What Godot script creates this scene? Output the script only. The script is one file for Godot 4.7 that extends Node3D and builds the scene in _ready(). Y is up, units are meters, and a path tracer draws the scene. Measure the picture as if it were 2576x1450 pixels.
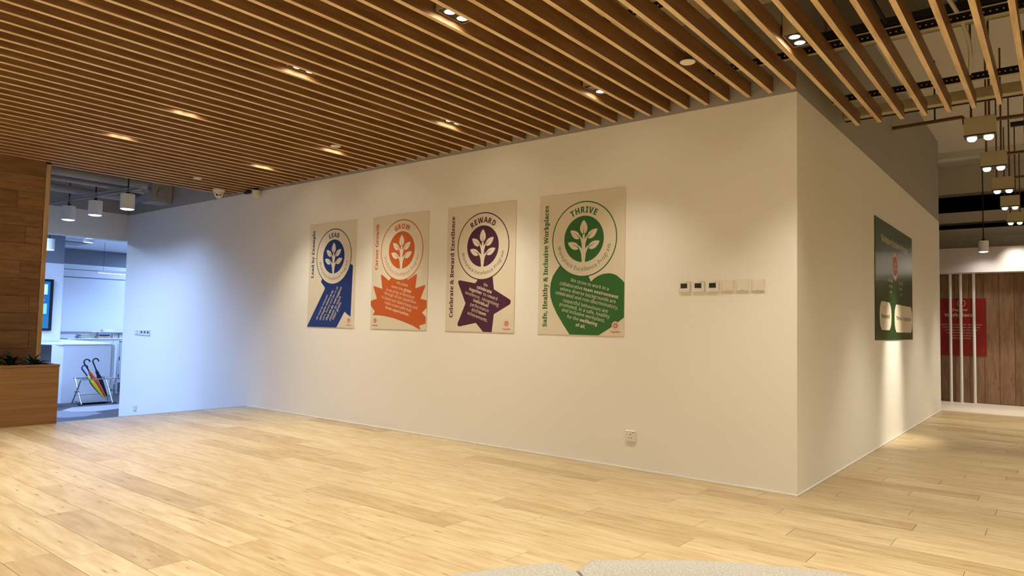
extends Node3D

# ---------------------------------------------------------------- geometry helpers
class G:
	var v := PackedVector3Array()
	var n := PackedVector3Array()
	var u := PackedVector2Array()

	func tri(a: Vector3, b: Vector3, c: Vector3, na: Vector3, nb: Vector3, nc: Vector3, ua := Vector2.ZERO, ub := Vector2.ZERO, uc := Vector2.ZERO) -> void:
		if (c - a).cross(b - a).dot(na + nb + nc) < 0.0:
			v.append_array(PackedVector3Array([a, c, b])); n.append_array(PackedVector3Array([na, nc, nb])); u.append_array(PackedVector2Array([ua, uc, ub]))
		else:
			v.append_array(PackedVector3Array([a, b, c])); n.append_array(PackedVector3Array([na, nb, nc])); u.append_array(PackedVector2Array([ua, ub, uc]))

	func quad(a: Vector3, b: Vector3, c: Vector3, d: Vector3, nn: Vector3, ua := Vector2.ZERO, ub := Vector2.ZERO, uc := Vector2.ZERO, ud := Vector2.ZERO) -> void:
		tri(a, b, c, nn, nn, nn, ua, ub, uc)
		tri(a, c, d, nn, nn, nn, ua, uc, ud)

	# a box with chamfered edges; u runs along its longest side
	func box(lo: Vector3, hi: Vector3, b := 0.0, t := Transform3D(), uo := Vector2.ZERO, us := Vector2.ONE, grain := -1) -> G:
		var s := hi - lo
		var la := s.max_axis_index() if grain < 0 else grain
		b = minf(b, minf(s.x, minf(s.y, s.z)) * 0.45)
		for a in 3:
			var p := (a + 1) % 3
			var q := (a + 2) % 3
			for sg in [0, 1]:
				var pts: Array[Vector3] = []
				var uvs: Array[Vector2] = []
				for k in [[0, 0], [1, 0], [1, 1], [0, 1]]:
					var w := Vector3.ZERO
					w[a] = hi[a] if sg else lo[a]
					w[p] = hi[p] - b if k[0] else lo[p] + b
					w[q] = hi[q] - b if k[1] else lo[q] + b
					pts.append(t * w)
					var uu: float = w[q] if q == la else w[p]
					var vv: float = w[p] if q == la else w[q]
					uvs.append(Vector2(uu, vv) * us + uo)
				var nn := Vector3.ZERO
				nn[a] = 1.0 if sg else -1.0
				quad(pts[0], pts[1], pts[2], pts[3], (t.basis * nn).normalized(), uvs[0], uvs[1], uvs[2], uvs[3])
		if b > 0.0:
			for a in 3:
				var p := (a + 1) % 3
				var q := (a + 2) % 3
				for sp in [0, 1]:
					for sq in [0, 1]:
						var e: Array[Vector3] = []
						for k in [[0, 0], [1, 0], [1, 1], [0, 1]]:
							var w := Vector3.ZERO
							w[a] = hi[a] - b if k[0] else lo[a] + b
							var on_p: bool = k[1] == 0
							w[p] = (hi[p] if sp else lo[p]) if on_p else (hi[p] - b if sp else lo[p] + b)
							w[q] = (hi[q] if sq else lo[q]) if not on_p else (hi[q] - b if sq else lo[q] + b)
							e.append(w)
						var nn := Vector3.ZERO
						nn[p] = 1.0 if sp else -1.0
						nn[q] = 1.0 if sq else -1.0
						var f: Array[Vector2] = []
						for w in e:
							f.append(Vector2(w[la], w[p] if p != la else w[q]) * us + uo)
						quad(t * e[0], t * e[1], t * e[2], t * e[3], (t.basis * nn).normalized(), f[0], f[1], f[2], f[3])
			for sx in [0, 1]:
				for sy in [0, 1]:
					for sz in [0, 1]:
						var c := Vector3(hi.x if sx else lo.x, hi.y if sy else lo.y, hi.z if sz else lo.z)
						var inn := Vector3(-b if sx else b, -b if sy else b, -b if sz else b)
						var nn := (t.basis * -inn).normalized()
						tri(t * (c + Vector3(0, inn.y, inn.z)), t * (c + Vector3(inn.x, 0, inn.z)), t * (c + Vector3(inn.x, inn.y, 0)), nn, nn, nn)
		return self

	# profile of (radius, height) turned round y, from angle a0 to a1
	func lathe(prof: Array, seg: int, t := Transform3D(), a0 := 0.0, a1 := TAU, smooth := false) -> G:
		var nrm: Array[Vector2] = []
		for i in prof.size() - 1:
			var d: Vector2 = prof[i + 1] - prof[i]
			nrm.append(Vector2(d.y, -d.x).normalized())
		for i in prof.size() - 1:
			var p: Vector2 = prof[i]
			var q: Vector2 = prof[i + 1]
			var np := nrm[i]
			var nq := nrm[i]
			if smooth:
				if i > 0: np = (nrm[i - 1] + nrm[i]).normalized()
				if i < nrm.size() - 1: nq = (nrm[i + 1] + nrm[i]).normalized()
			for k in seg:
				var x := lerpf(a0, a1, float(k) / seg)
				var y := lerpf(a0, a1, float(k + 1) / seg)
				var cx := Vector3(cos(x), 0, sin(x))
				var cy := Vector3(cos(y), 0, sin(y))
				var up := Vector3.UP
				var A := t * (cx * p.x + up * p.y)
				var B := t * (cy * p.x + up * p.y)
				var C := t * (cy * q.x + up * q.y)
				var D := t * (cx * q.x + up * q.y)
				var nA := (t.basis * (cx * np.x + up * np.y)).normalized()
				var nB := (t.basis * (cy * np.x + up * np.y)).normalized()
				var nC := (t.basis * (cy * nq.x + up * nq.y)).normalized()
				var nD := (t.basis * (cx * nq.x + up * nq.y)).normalized()
				if p.x > 1e-6: tri(A, B, C, nA, nB, nC)
				if q.x > 1e-6: tri(A, C, D, nA, nC, nD)
		return self

	func tube(pts: Array, r: float, seg := 8, caps := true) -> G:
		var rings: Array = []
		var side := Vector3.ZERO
		for i in pts.size():
			var d: Vector3 = ((pts[mini(i + 1, pts.size() - 1)] as Vector3) - (pts[maxi(i - 1, 0)] as Vector3)).normalized()
			if side == Vector3.ZERO:
				side = d.cross(Vector3.UP if absf(d.y) < 0.9 else Vector3.RIGHT).normalized()
			side = (side - d * side.dot(d)).normalized()
			var up := side.cross(d)
			var ring: Array[Vector3] = []
			for k in seg:
				var a := TAU * k / seg
				ring.append(side * cos(a) + up * sin(a))
			rings.append(ring)
		for i in pts.size() - 1:
			for k in seg:
				var l := (k + 1) % seg
				var n0: Vector3 = rings[i][k]
				var n1: Vector3 = rings[i][l]
				var n2: Vector3 = rings[i + 1][l]
				var n3: Vector3 = rings[i + 1][k]
				var p: Vector3 = pts[i]
				var q: Vector3 = pts[i + 1]
				tri(p + n0 * r, p + n1 * r, q + n2 * r, n0, n1, n2)
				tri(p + n0 * r, q + n2 * r, q + n3 * r, n0, n2, n3)
		if caps:
			for e in [0, pts.size() - 1]:
				var o: Vector3 = pts[e]
				var d: Vector3 = (o - (pts[1 if e == 0 else e - 1] as Vector3)).normalized()
				for k in seg:
					tri(o, o + rings[e][k] * r, o + rings[e][(k + 1) % seg] * r, d, d, d)
		return self

	# polygon in x, y pushed out from z0 to z1
	func prism(poly: PackedVector2Array, z0: float, z1: float, t := Transform3D()) -> G:
		var idx := Geometry2D.triangulate_polygon(poly)
		for z in [z0, z1]:
			var nn := (t.basis * Vector3(0, 0, 1 if z == z1 else -1)).normalized()
			for i in range(0, idx.size(), 3):
				var a := poly[idx[i]]
				var b := poly[idx[i + 1]]
				var c := poly[idx[i + 2]]
				tri(t * Vector3(a.x, a.y, z), t * Vector3(b.x, b.y, z), t * Vector3(c.x, c.y, z), nn, nn, nn, a, b, c)
		var ccw := 0.0
		for i in poly.size():
			var a := poly[i]
			var b := poly[(i + 1) % poly.size()]
			ccw += a.cross(b)
		for i in poly.size():
			var a := poly[i]
			var b := poly[(i + 1) % poly.size()]
			var d := (b - a).normalized()
			var nn := Vector3(d.y, -d.x, 0) * (1.0 if ccw > 0 else -1.0)
			quad(t * Vector3(a.x, a.y, z0), t * Vector3(b.x, b.y, z0), t * Vector3(b.x, b.y, z1), t * Vector3(a.x, a.y, z1), (t.basis * nn).normalized())
		return self

	func mesh() -> ArrayMesh:
		var arr := []
		arr.resize(Mesh.ARRAY_MAX)
		arr[Mesh.ARRAY_VERTEX] = v
		arr[Mesh.ARRAY_NORMAL] = n
		arr[Mesh.ARRAY_TEX_UV] = u
		var m := ArrayMesh.new()
		m.add_surface_from_arrays(Mesh.PRIMITIVE_TRIANGLES, arr)
		return m


var M := {}
var taken := {}
var rng := RandomNumberGenerator.new()

const SLAT_Y := 2.77          # underside of the slats
const SLAT_H := 0.105
const SLAT_X0 := 0.294
const SLAT_P := 0.15622
const WALL_H := 2.75
const SLAB_Y := 3.94
const LOW := -0.56            # carpet level beyond the platform
const WARM := Color(1.0, 0.962, 0.88)
const COOL := Color(0.63, 0.76, 1.0)


func numbered(called: String) -> String:
	var k: int = taken.get(called, 0)
	taken[called] = k + 1
	return called if k == 0 else "%s_%03d" % [called, k]


func V(x: float, y: float, z: float) -> Vector3:
	return Vector3(x, y, z)


func part(called: String, g, mat: Material, parent: Node, at := Vector3.ZERO) -> MeshInstance3D:
	var o := MeshInstance3D.new()
	o.name = called
	o.mesh = g.mesh() if g is G else g
	o.material_override = mat
	o.position = at
	parent.add_child(o, true)
	return o


func thing(called: String, label: String, category: String, at := Vector3.ZERO, turn := 0.0, group := "") -> Node3D:
	var o := Node3D.new()
	o.name = numbered(called)
	add_child(o)
	o.position = at
	o.rotation.y = turn
	tag(o, label, category, group)
	return o


func tag(o: Node, label: String, category: String, group := "") -> Node:
	o.set_meta("label", label)
	o.set_meta("category", category)
	if group:
		o.set_meta("group", group)
	return o


func single(called: String, g, mat: Material, label: String, category: String, at := Vector3.ZERO, group := "") -> MeshInstance3D:
	var o := part(numbered(called), g, mat, self, at)
	tag(o, label, category, group)
	return o


func struct(called: String, g, mat: Material, label: String, at := Vector3.ZERO) -> MeshInstance3D:
	var o := part(numbered(called), g, mat, self, at)
	o.set_meta("kind", "structure")
	o.set_meta("label", label)
	return o


func bx(x0: float, y0: float, z0: float, x1: float, y1: float, z1: float, b := 0.0) -> G:
	return G.new().box(V(minf(x0, x1), minf(y0, y1), minf(z0, z1)), V(maxf(x0, x1), maxf(y0, y1), maxf(z0, z1)), b)


func spot(at: Vector3, towards: Vector3, angle: float, blend: float, energy: float, color: Color, size: float, parent: Node = self) -> void:
	var l := SpotLight3D.new()
	l.name = "spot_light"
	parent.add_child(l, true)
	l.position = at
	l.basis = Basis.looking_at(towards, Vector3.RIGHT if absf(towards.normalized().y) > 0.95 else Vector3.UP)
	l.spot_angle = angle
	l.spot_angle_attenuation = blend
	l.spot_attenuation = 2.0
	l.light_energy = energy
	l.light_color = color
	l.light_size = size
	l.spot_range = 30.0
	l.shadow_enabled = true


# ---------------------------------------------------------------- materials
func mat(c: Color, rough := 0.8, metal := 0.0, spec := 0.5) -> StandardMaterial3D:
	var m := StandardMaterial3D.new()
	m.albedo_color = c
	m.roughness = rough
	m.metallic = metal
	m.metallic_specular = spec
	return m


func glow(c: Color, energy: float) -> StandardMaterial3D:
	var m := mat(Color(0.9, 0.9, 0.9), 0.4)
	m.emission_enabled = true
	m.emission = c
	m.emission_energy_multiplier = energy
	return m


# wood grain that runs along u and repeats along u
func wood_texture(w: int, h: int, sd: int, dark: Color, amount: float, fine: float, knots: int) -> ImageTexture:
	var a := FastNoiseLite.new()
	a.seed = sd
	a.frequency = 1.0
	a.fractal_octaves = 3
	var b := FastNoiseLite.new()
	b.seed = sd + 7
	b.frequency = 1.0
	b.fractal_octaves = 2
	var img := Image.create(w, h, false, Image.FORMAT_RGB8)
	var r := RandomNumberGenerator.new()
	r.seed = sd
	var ks := []
	for i in knots:
		ks.append([r.randf() * w, r.randf() * h, r.randf_range(1.5, 4.0), r.randf_range(0.35, 0.9)])
	for x in w:
		var an := TAU * x / w
		var cx := cos(an) * 0.9
		var cy := sin(an) * 0.9
		for y in h:
			var f := float(y) / h
			var s := a.get_noise_3d(cx, cy, f * 14.0) * 0.5 + 0.5
			var t := b.get_noise_3d(cx * 3.5, cy * 3.5, f * 90.0) * 0.5 + 0.5
			var k := clampf((s - 0.3) * 1.6, 0.0, 1.0) * amount + t * fine
			img.set_pixel(x, y, Color.WHITE.lerp(dark, clampf(k, 0.0, 1.0)))
	for q in ks:
		var rx: float = q[2] * 4.0
		var ry: float = q[2]
		for dx in range(-int(rx * 2), int(rx * 2) + 1):
			for dy in range(-int(ry * 2), int(ry * 2) + 1):
				var d := sqrt(pow(dx / rx, 2) + pow(dy / ry, 2))
				if d < 2.0:
					var x := posmod(int(q[0]) + dx, w)
					var y := posmod(int(q[1]) + dy, h)
					img.set_pixel(x, y, img.get_pixel(x, y).lerp(dark * 0.7, q[3] * exp(-d * d * 1.4)))
	img.generate_mipmaps()
	return ImageTexture.create_from_image(img)


func noise_tex(freq: float, sd: int, lo: Color, hi: Color, size := 256, normal := false) -> NoiseTexture2D:
	var t := NoiseTexture2D.new()
	var f := FastNoiseLite.new()
	f.seed = sd
	f.frequency = freq
	t.noise = f
	t.width = size
	t.height = size
	t.seamless = true
	if normal:
		t.as_normal_map = true
		t.bump_strength = 2.0
	else:
		var g := Gradient.new()
		g.set_color(0, lo)
		g.set_color(1, hi)
		t.color_ramp = g
	return t


func textured(m: StandardMaterial3D, t: Texture2D) -> StandardMaterial3D:
	m.albedo_texture = t
	return m


func triplanar(m: StandardMaterial3D, t: Texture2D, scale: Vector3) -> StandardMaterial3D:
	m.albedo_texture = t
	m.uv1_triplanar = true
	m.uv1_world_triplanar = true
	m.uv1_scale = scale
	return m


func build_materials() -> void:
	var maple := wood_texture(1024, 512, 11, Color(0.74, 0.60, 0.42), 0.42, 0.22, 46)
	var veneer := wood_texture(1024, 256, 23, Color(0.66, 0.55, 0.42), 0.45, 0.35, 0)
	var panel := wood_texture(1024, 512, 37, Color(0.66, 0.57, 0.47), 0.5, 0.3, 20)
	M.planks = []
	for c in [Color(0.745, 0.688, 0.560), Color(0.728, 0.666, 0.535), Color(0.760, 0.706, 0.582), Color(0.682, 0.616, 0.485), Color(0.737, 0.678, 0.550)]:
		var m := textured(mat(c, 0.42, 0.0, 0.45), maple)
		M.planks.append(m)
	M.floor_base = mat(Color(0.42, 0.32, 0.20), 0.8)
	M.floor_far = textured(mat(Color(0.737, 0.678, 0.550), 0.45), maple)
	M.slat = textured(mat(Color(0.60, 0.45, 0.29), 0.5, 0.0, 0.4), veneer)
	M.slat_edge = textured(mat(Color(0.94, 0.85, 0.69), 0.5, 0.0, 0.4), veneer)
	M.column = []
	for c in [Color(0.56, 0.415, 0.265), Color(0.54, 0.395, 0.25), Color(0.59, 0.44, 0.285), Color(0.52, 0.38, 0.24)]:
		M.column.append(textured(mat(c, 0.6), panel))
	M.planter = textured(mat(Color(0.58, 0.43, 0.265), 0.5), veneer)
	M.edge_wood = textured(mat(Color(0.80, 0.70, 0.53), 0.5), veneer)
	M.nosing = mat(Color(0.47, 0.36, 0.29), 0.5)
	M.wall = mat(Color(0.90, 0.885, 0.85), 0.75, 0.0, 0.3)
	M.wall_grey = mat(Color(0.64, 0.62, 0.59), 0.85, 0.0, 0.2)
	M.slab = mat(Color(0.80, 0.775, 0.73), 0.9, 0.0, 0.2)
	M.white = mat(Color(0.90, 0.90, 0.90), 0.5)
	M.office_white = mat(Color(0.90, 0.91, 0.92), 0.5)
	M.office_grey = mat(Color(0.50, 0.52, 0.55), 0.8)
	M.pipe = mat(Color(0.60, 0.59, 0.58), 0.7)
	M.beige_metal = mat(Color(0.70, 0.65, 0.52), 0.5, 0.2)
	M.black = mat(Color(0.035, 0.033, 0.03), 0.5)
	M.dark_metal = mat(Color(0.13, 0.115, 0.10), 0.6, 0.3)
	M.brown_pipe = mat(Color(0.36, 0.24, 0.14), 0.6)
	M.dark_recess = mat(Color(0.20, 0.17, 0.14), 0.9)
	M.chrome = mat(Color(0.80, 0.81, 0.83), 0.18, 1.0)
	M.steel = mat(Color(0.62, 0.63, 0.65), 0.35, 0.9)
	M.plastic = mat(Color(0.88, 0.85, 0.78), 0.4)
	M.plate = mat(Color(0.86, 0.83, 0.77), 0.3)
	M.screen_dark = mat(Color(0.05, 0.055, 0.05), 0.15)
	M.lens = glow(Color(1.0, 0.93, 0.82), 100.0)
	M.hang_lens = glow(Color(1.0, 0.90, 0.76), 3.0)
	M.lens_off = mat(Color(0.5, 0.48, 0.42), 0.1)
	M.cool_lens = glow(Color(0.90, 0.95, 1.0), 5.0)
	M.board = mat(Color(0.835, 0.795, 0.71), 0.55, 0.0, 0.35)
	M.ink_green = mat(Color(0.155, 0.375, 0.135), 0.5)
	M.ink_plum = mat(Color(0.285, 0.105, 0.20), 0.5)
	M.ink_orange = mat(Color(0.74, 0.345, 0.085), 0.5)
	M.ink_blue = mat(Color(0.075, 0.165, 0.42), 0.5)
	M.ink_red = mat(Color(0.72, 0.13, 0.12), 0.5)
	M.wide_green = mat(Color(0.10, 0.26, 0.12), 0.28, 0.0, 0.5)
	M.poster_red = mat(Color(0.52, 0.03, 0.03), 0.4)
	M.fascia = mat(Color(0.76, 0.72, 0.71), 0.7)
	M.tile = mat(Color(0.86, 0.80, 0.75), 0.4)
	M.walnut = []
	for c in [Color(0.60, 0.475, 0.37), Color(0.57, 0.45, 0.345), Color(0.62, 0.50, 0.395), Color(0.585, 0.46, 0.36)]:
		M.walnut.append(textured(mat(c, 0.6), panel))
	M.fabric = triplanar(mat(Color(0.70, 0.68, 0.64), 0.95, 0.0, 0.2), noise_tex(0.09, 5, Color(0.74, 0.74, 0.74), Color(1, 1, 1), 512), Vector3(5, 5, 5))
	M.fabric.rim_enabled = true
	M.fabric.rim = 0.3
	M.carpet = triplanar(mat(Color(0.40, 0.40, 0.415), 1.0, 0.0, 0.1), noise_tex(0.25, 9, Color(0.72, 0.72, 0.72), Color(1, 1, 1)), Vector3(2.5, 2.5, 2.5))
	M.carpet_light = triplanar(mat(Color(0.70, 0.695, 0.70), 1.0, 0.0, 0.1), noise_tex(0.25, 9, Color(0.8, 0.8, 0.8), Color(1, 1, 1)), Vector3(2.5, 2.5, 2.5))
	M.carpet_mid = triplanar(mat(Color(0.55, 0.555, 0.58), 1.0, 0.0, 0.1), noise_tex(0.25, 9, Color(0.8, 0.8, 0.8), Color(1, 1, 1)), Vector3(2.5, 2.5, 2.5))
	M.soil = mat(Color(0.12, 0.09, 0.06), 1.0)
	M.leaf = mat(Color(0.15, 0.23, 0.09), 0.6)
	M.leaf.backlight_enabled = true
	M.leaf.backlight = Color(0.03, 0.06, 0.01)
	M.stem = mat(Color(0.16, 0.2, 0.09), 0.7)
	M.yellow = mat(Color(0.86, 0.80, 0.10), 0.6)
	M.navy = mat(Color(0.05, 0.06, 0.12), 0.6)
	M.orange = mat(Color(0.92, 0.30, 0.08), 0.6)
	M.maroon = mat(Color(0.33, 0.06, 0.10), 0.6)
	M.blue_handle = mat(Color(0.06, 0.16, 0.40), 0.3)
	M.grey_felt = mat(Color(0.42, 0.43, 0.43), 0.95)
	M.paper = mat(Color(0.90, 0.90, 0.88), 0.8)
	M.light_blue = mat(Color(0.35, 0.60, 0.90), 0.5)


# ---------------------------------------------------------------- start
func _ready() -> void:
	rng.seed = 4
	build_materials()
	# camera
	var cam := Camera3D.new()
	cam.name = "camera"
	add_child(cam)
	cam.position = V(1.40954, 1.10105, 4.86715)
	cam.rotation = V(0.05356, 0.67258, 0.02145)
	cam.fov = rad_to_deg(2.0 * atan(725.0 / 1744.12))
	cam.near = 0.05
	cam.far = 100.0
	cam.current = true
	# the rooms are closed: all light comes from their lamps and added fill lamps
	var env := Environment.new()
	env.background_mode = Environment.BG_COLOR
	env.background_color = Color.BLACK
	env.tonemap_mode = Environment.TONE_MAPPER_LINEAR
	env.tonemap_exposure = 1.0
	env.sdfgi_enabled = true
	env.ssao_enabled = true
	env.ssil_enabled = true
	var we := WorldEnvironment.new()
	we.name = "environment"
	we.environment = env
	add_child(we)
	shell()
	floor_planks()
	slat_ceiling()
	plenum()
	downlights()
	posters()
	wall_plates()
	ceiling_devices()
	column_and_planter()
	sofa()
	office_shell()
	office_ceiling()
	office_things()
	far_right()


# ---------------------------------------------------------------- room shell
func shell() -> void:
	# the white block: its long face is the main wall, its short face the right wall
	var w := struct("wall_north", bx(-10.47, LOW, -6.93, 0, WALL_H, 0, 0.002), M.wall, "cream painted wall with the four posters and its short right hand return")
	part("upper_band", bx(-10.47, WALL_H, -6.93, -0.004, SLAB_Y, -0.004), M.wall_grey, w)
	var bb := struct("baseboard_north", bx(-6.74, 0, 0, 0.004, 0.011, 0.005), M.wall, "thin pale sealant strip along the foot of the poster wall")
	part("return_strip", bx(0, 0, -6.93, 0.005, 0.011, 0), M.wall, bb)
	struct("ceiling_001", bx(-18.2, SLAB_Y, -13, 6.2, SLAB_Y + 0.2, 8.2), M.slab, "painted concrete soffit above the slats")
	struct("wall_south", bx(-18.2, LOW, 8, 6.2, SLAB_Y, 8.2), M.wall, "cream wall behind the viewer")
	struct("wall_east", bx(6, LOW, -13, 6.2, SLAB_Y, 8), M.wall, "cream wall to the right, outside the view")


func floor_planks() -> void:
	var f := struct("floor", bx(-6.735, LOW, 0.0, 6, -0.012, 8), M.floor_base, "pale maple plank floor of the raised platform")
	part("subfloor", bx(0, LOW, -6.97, 6, -0.012, 0), M.floor_base, f)
	part("subfloor", bx(-7.34, LOW, 2.16, -6.735, -0.002, 8), M.floor_base, f)
	# outside the view the boards go on as one sheet
	part("outer_boards", G.new().box(V(2.4, -0.012, -6.97), V(6, 0, 8), 0.0, Transform3D(), Vector2.ZERO, Vector2(0.4, 1.3)), M.floor_far, f)
	part("outer_boards", G.new().box(V(-6.74, -0.012, 4.187), V(2.4, 0, 8), 0.0, Transform3D(), Vector2.ZERO, Vector2(0.4, 1.3)), M.floor_far, f)
	var nosing := struct("trim_1", bx(-6.775, -0.03, 0, -6.74, 0.0, 2.156, 0.006), M.nosing, "brown wooden nosing along the open edge of the platform")
	part("riser", bx(-6.76, LOW, 0, -6.736, -0.03, 2.156), M.office_grey, nosing)
	var joint := {0: -1.46, 1: -0.53, 2: -1.22, 3: -0.57, 4: -1.04, 5: -1.48, 6: -0.83, 7: -1.39, 8: -0.97, 9: -1.47, 10: -1.24, 11: -1.91, 12: -1.26, 13: -1.84, 14: -1.31, 15: -1.77, 16: -2.48, 17: -1.74, 18: -2.14, -1: 0.65, -2: 0.19, -3: 1.06, -4: 0.56, -5: 0.94, -6: 0.33, -7: 0.67, -9: 0.79, -10: 1.04}
	var L := 1.255
	var W := 0.19
	var gap := 0.0011
	for r in range(-37, 22):
		var z0: float = 0.007 + r * W
		var z1 := z0 + W
		var x_lo := -6.74
		var x_hi := 2.4
		if r < 0:
			x_lo = 0.0055
		if r == 0:
			z0 = 0.0055
		if r == -37:
			z0 = -6.97
		var j: float = joint.get(r, rng.randf_range(-1.2, 0.0))
		var x := j - ceilf((j - x_lo) / L) * L
		while x < x_hi - 0.001:
			var a := maxf(x, x_lo) + gap
			var b := minf(x + L, x_hi) - gap
			if b - a > 0.02:
				var uo := Vector2(rng.randf(), rng.randf())
				var tone: int = [0, 0, 1, 2, 3, 4, 4, 1][rng.randi() % 8]
				var g := G.new().box(V(a, -0.012, z0 + gap), V(b, 0.0, z1 - gap), 0.0009, Transform3D(), uo, Vector2(0.40, 1.3), 0)
				part("plank", g, M.planks[tone], f)
			x += L


func slat_ceiling() -> void:
	var c := Node3D.new()
	c.name = "ceiling"
	add_child(c)
	c.set_meta("kind", "structure")
	c.set_meta("label", "ceiling of thin upright oak veneer slats hung in parallel")
	for k in range(-49, 21):
		var x := SLAT_X0 + SLAT_P * k
		var z0 := 0.003 if x < 0.03 else -1.17
		var z1 := 5.75
		if k == -49:
			z1 = 2.11
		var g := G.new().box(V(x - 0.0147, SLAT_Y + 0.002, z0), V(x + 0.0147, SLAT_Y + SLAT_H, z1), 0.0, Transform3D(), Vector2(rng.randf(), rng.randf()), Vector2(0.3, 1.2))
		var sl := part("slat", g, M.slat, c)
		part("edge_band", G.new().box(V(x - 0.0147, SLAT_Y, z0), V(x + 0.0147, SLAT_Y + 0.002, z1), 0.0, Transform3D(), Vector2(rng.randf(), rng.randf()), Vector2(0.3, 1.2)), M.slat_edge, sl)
	# slotted steel angles that carry the slats
	for z in [0.28, -0.84, 1.42, 2.55, 3.7]:
		var xa := -7.3 if z > 0.0 else 0.02
		var y := SLAT_Y + SLAT_H
		var ch := part("slotted_angle", bx(xa, y + 0.003, z - 0.012, 3.4, y + 0.06, z - 0.008), M.dark_metal, c)
		part("flange", bx(xa, y, z - 0.012, 3.4, y + 0.003, z + 0.016), M.beige_metal, ch)
		var dots := G.new()
		var x := maxf(xa, -1.6) + 0.02
		while x < 1.7:
			dots.box(V(x - 0.0045, y + 0.030, z - 0.008), V(x + 0.0045, y + 0.038, z - 0.0075))
			dots.box(V(x - 0.004, y - 0.0005, z + 0.001), V(x + 0.004, y, z + 0.006))
			x += 0.031
		var d := part("perforations", dots, M.plate, ch)
		d.set_meta("kind", "stuff")


func plenum() -> void:
	# what hangs between slats and soffit over the corner
	var a := single("carrier_rail", bx(0.0, 2.875, -1.36, 3.4, 2.955, -1.28, 0.003), M.beige_metal, "beige carrier rail just behind the loose ends of the slats", "rail")
	part("lip", bx(0.0, 2.865, -1.365, 3.4, 2.875, -1.355), M.dark_metal, a)
	var tr := single("cable_tray", bx(0.02, 3.20, -0.62, 3.4, 3.206, -0.36), M.beige_metal, "beige cable tray with dark sides above the corner slats", "cable tray")
	part("side", bx(0.02, 3.20, -0.366, 3.4, 3.27, -0.36), M.dark_metal, tr)
	part("side", bx(0.02, 3.20, -0.62, 3.4, 3.27, -0.614), M.dark_metal, tr)
	for x in [0.9, 2.3]:
		part("hanger", bx(x, 3.27, -0.37, x + 0.02, SLAB_Y, -0.36), M.dark_metal, tr)
	var d := single("air_duct", bx(-1.5, 3.02, 0.85, 3.4, 3.32, 1.35, 0.004), M.beige_metal, "flat beige air duct seen between the slats near the corner lamp", "duct")
	part("flange", bx(0.62, 3.005, 0.83, 0.66, 3.33, 1.37), M.beige_metal, d)
	part("flange", bx(-0.55, 3.005, 0.83, -0.51, 3.33, 1.37), M.beige_metal, d)
	single("air_duct", bx(-1.5, 3.15, 1.55, 3.4, 3.45, 1.95, 0.004), M.beige_metal, "second beige air duct, farther from the wall above the slats", "duct")
	single("beam", bx(0.0, 3.40, -1.15, 6, SLAB_Y, -0.75), M.wall_grey, "grey concrete downstand beam over the slat ends", "beam")
	var pts := []
	for i in 13:
		var t := i / 12.0
		pts.append(V(0.86 + 0.10 * sin(t * 2.4), 3.16 - 0.26 * t, 0.25 - 1.0 * t))
	single("conduit", G.new().tube(pts, 0.013, 8), M.plate, "pale flexible conduit curving down to a slotted angle", "conduit")
	for i in 2:
		var g := G.new().tube([V(0.52 + 0.06 * i, 3.0, 1.0), V(0.55 + 0.06 * i, 2.95, 0.34)], 0.012, 8)
		single("cable", g, M.dark_metal, ["dark cable running down to the slotted angle, left of a pair", "dark cable running down to the slotted angle, right of a pair"][i], "cable")


# ---------------------------------------------------------------- lamps
func twin_light(m: int, z: float, label: String, group := "", off := false) -> void:
	var x := SLAT_X0 + SLAT_P * (m + 0.5)
	var t := thing("downlight", label, "downlight", V(x, SLAT_Y + 0.035, z), 0.0, group)
	var hx := 0.054
	var hz := 0.108
	var g := G.new()
	for s in [-1, 1]:
		g.box(V(minf(s * hx, s * (hx - 0.003)), 0, -hz), V(maxf(s * hx, s * (hx - 0.003)), 0.13, hz))
		g.box(V(-hx, 0, minf(s * hz, s * (hz - 0.003))), V(hx, 0.13, maxf(s * hz, s * (hz - 0.003))))
	g.box(V(-hx, 0.127, -hz), V(hx, 0.13, hz))
	part("housing", g, M.beige_metal, t)
	part("face_plate", bx(-hx + 0.003, 0.006, -hz + 0.003, hx - 0.003, 0.012, hz - 0.003), M.black, t)
	for s in [-1, 1]:
		var lit: bool = not (off and s == 1)
		part("ring", G.new().lathe([Vector2(0.0285, 0.005), Vector2(0.0285, -0.001), Vector2(0.035, -0.001), Vector2(0.036, 0.006)], 28, Transform3D(Basis(), V(0, 0, s * 0.05))), M.steel, t)
		part("lamp", G.new().lathe([Vector2(0.0, 0.0006), Vector2(0.0285, 0.003), Vector2(0.0285, 0.0055), Vector2(0, 0.0055)], 28, Transform3D(Basis(), V(0, 0, s * 0.05))), M.lens if lit else M.lens_off, t)
		if lit:
			spot(V(0, -0.004, s * 0.05), Vector3.DOWN, 45.0, 1.0, 2.5, WARM, 0.03, t)


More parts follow.
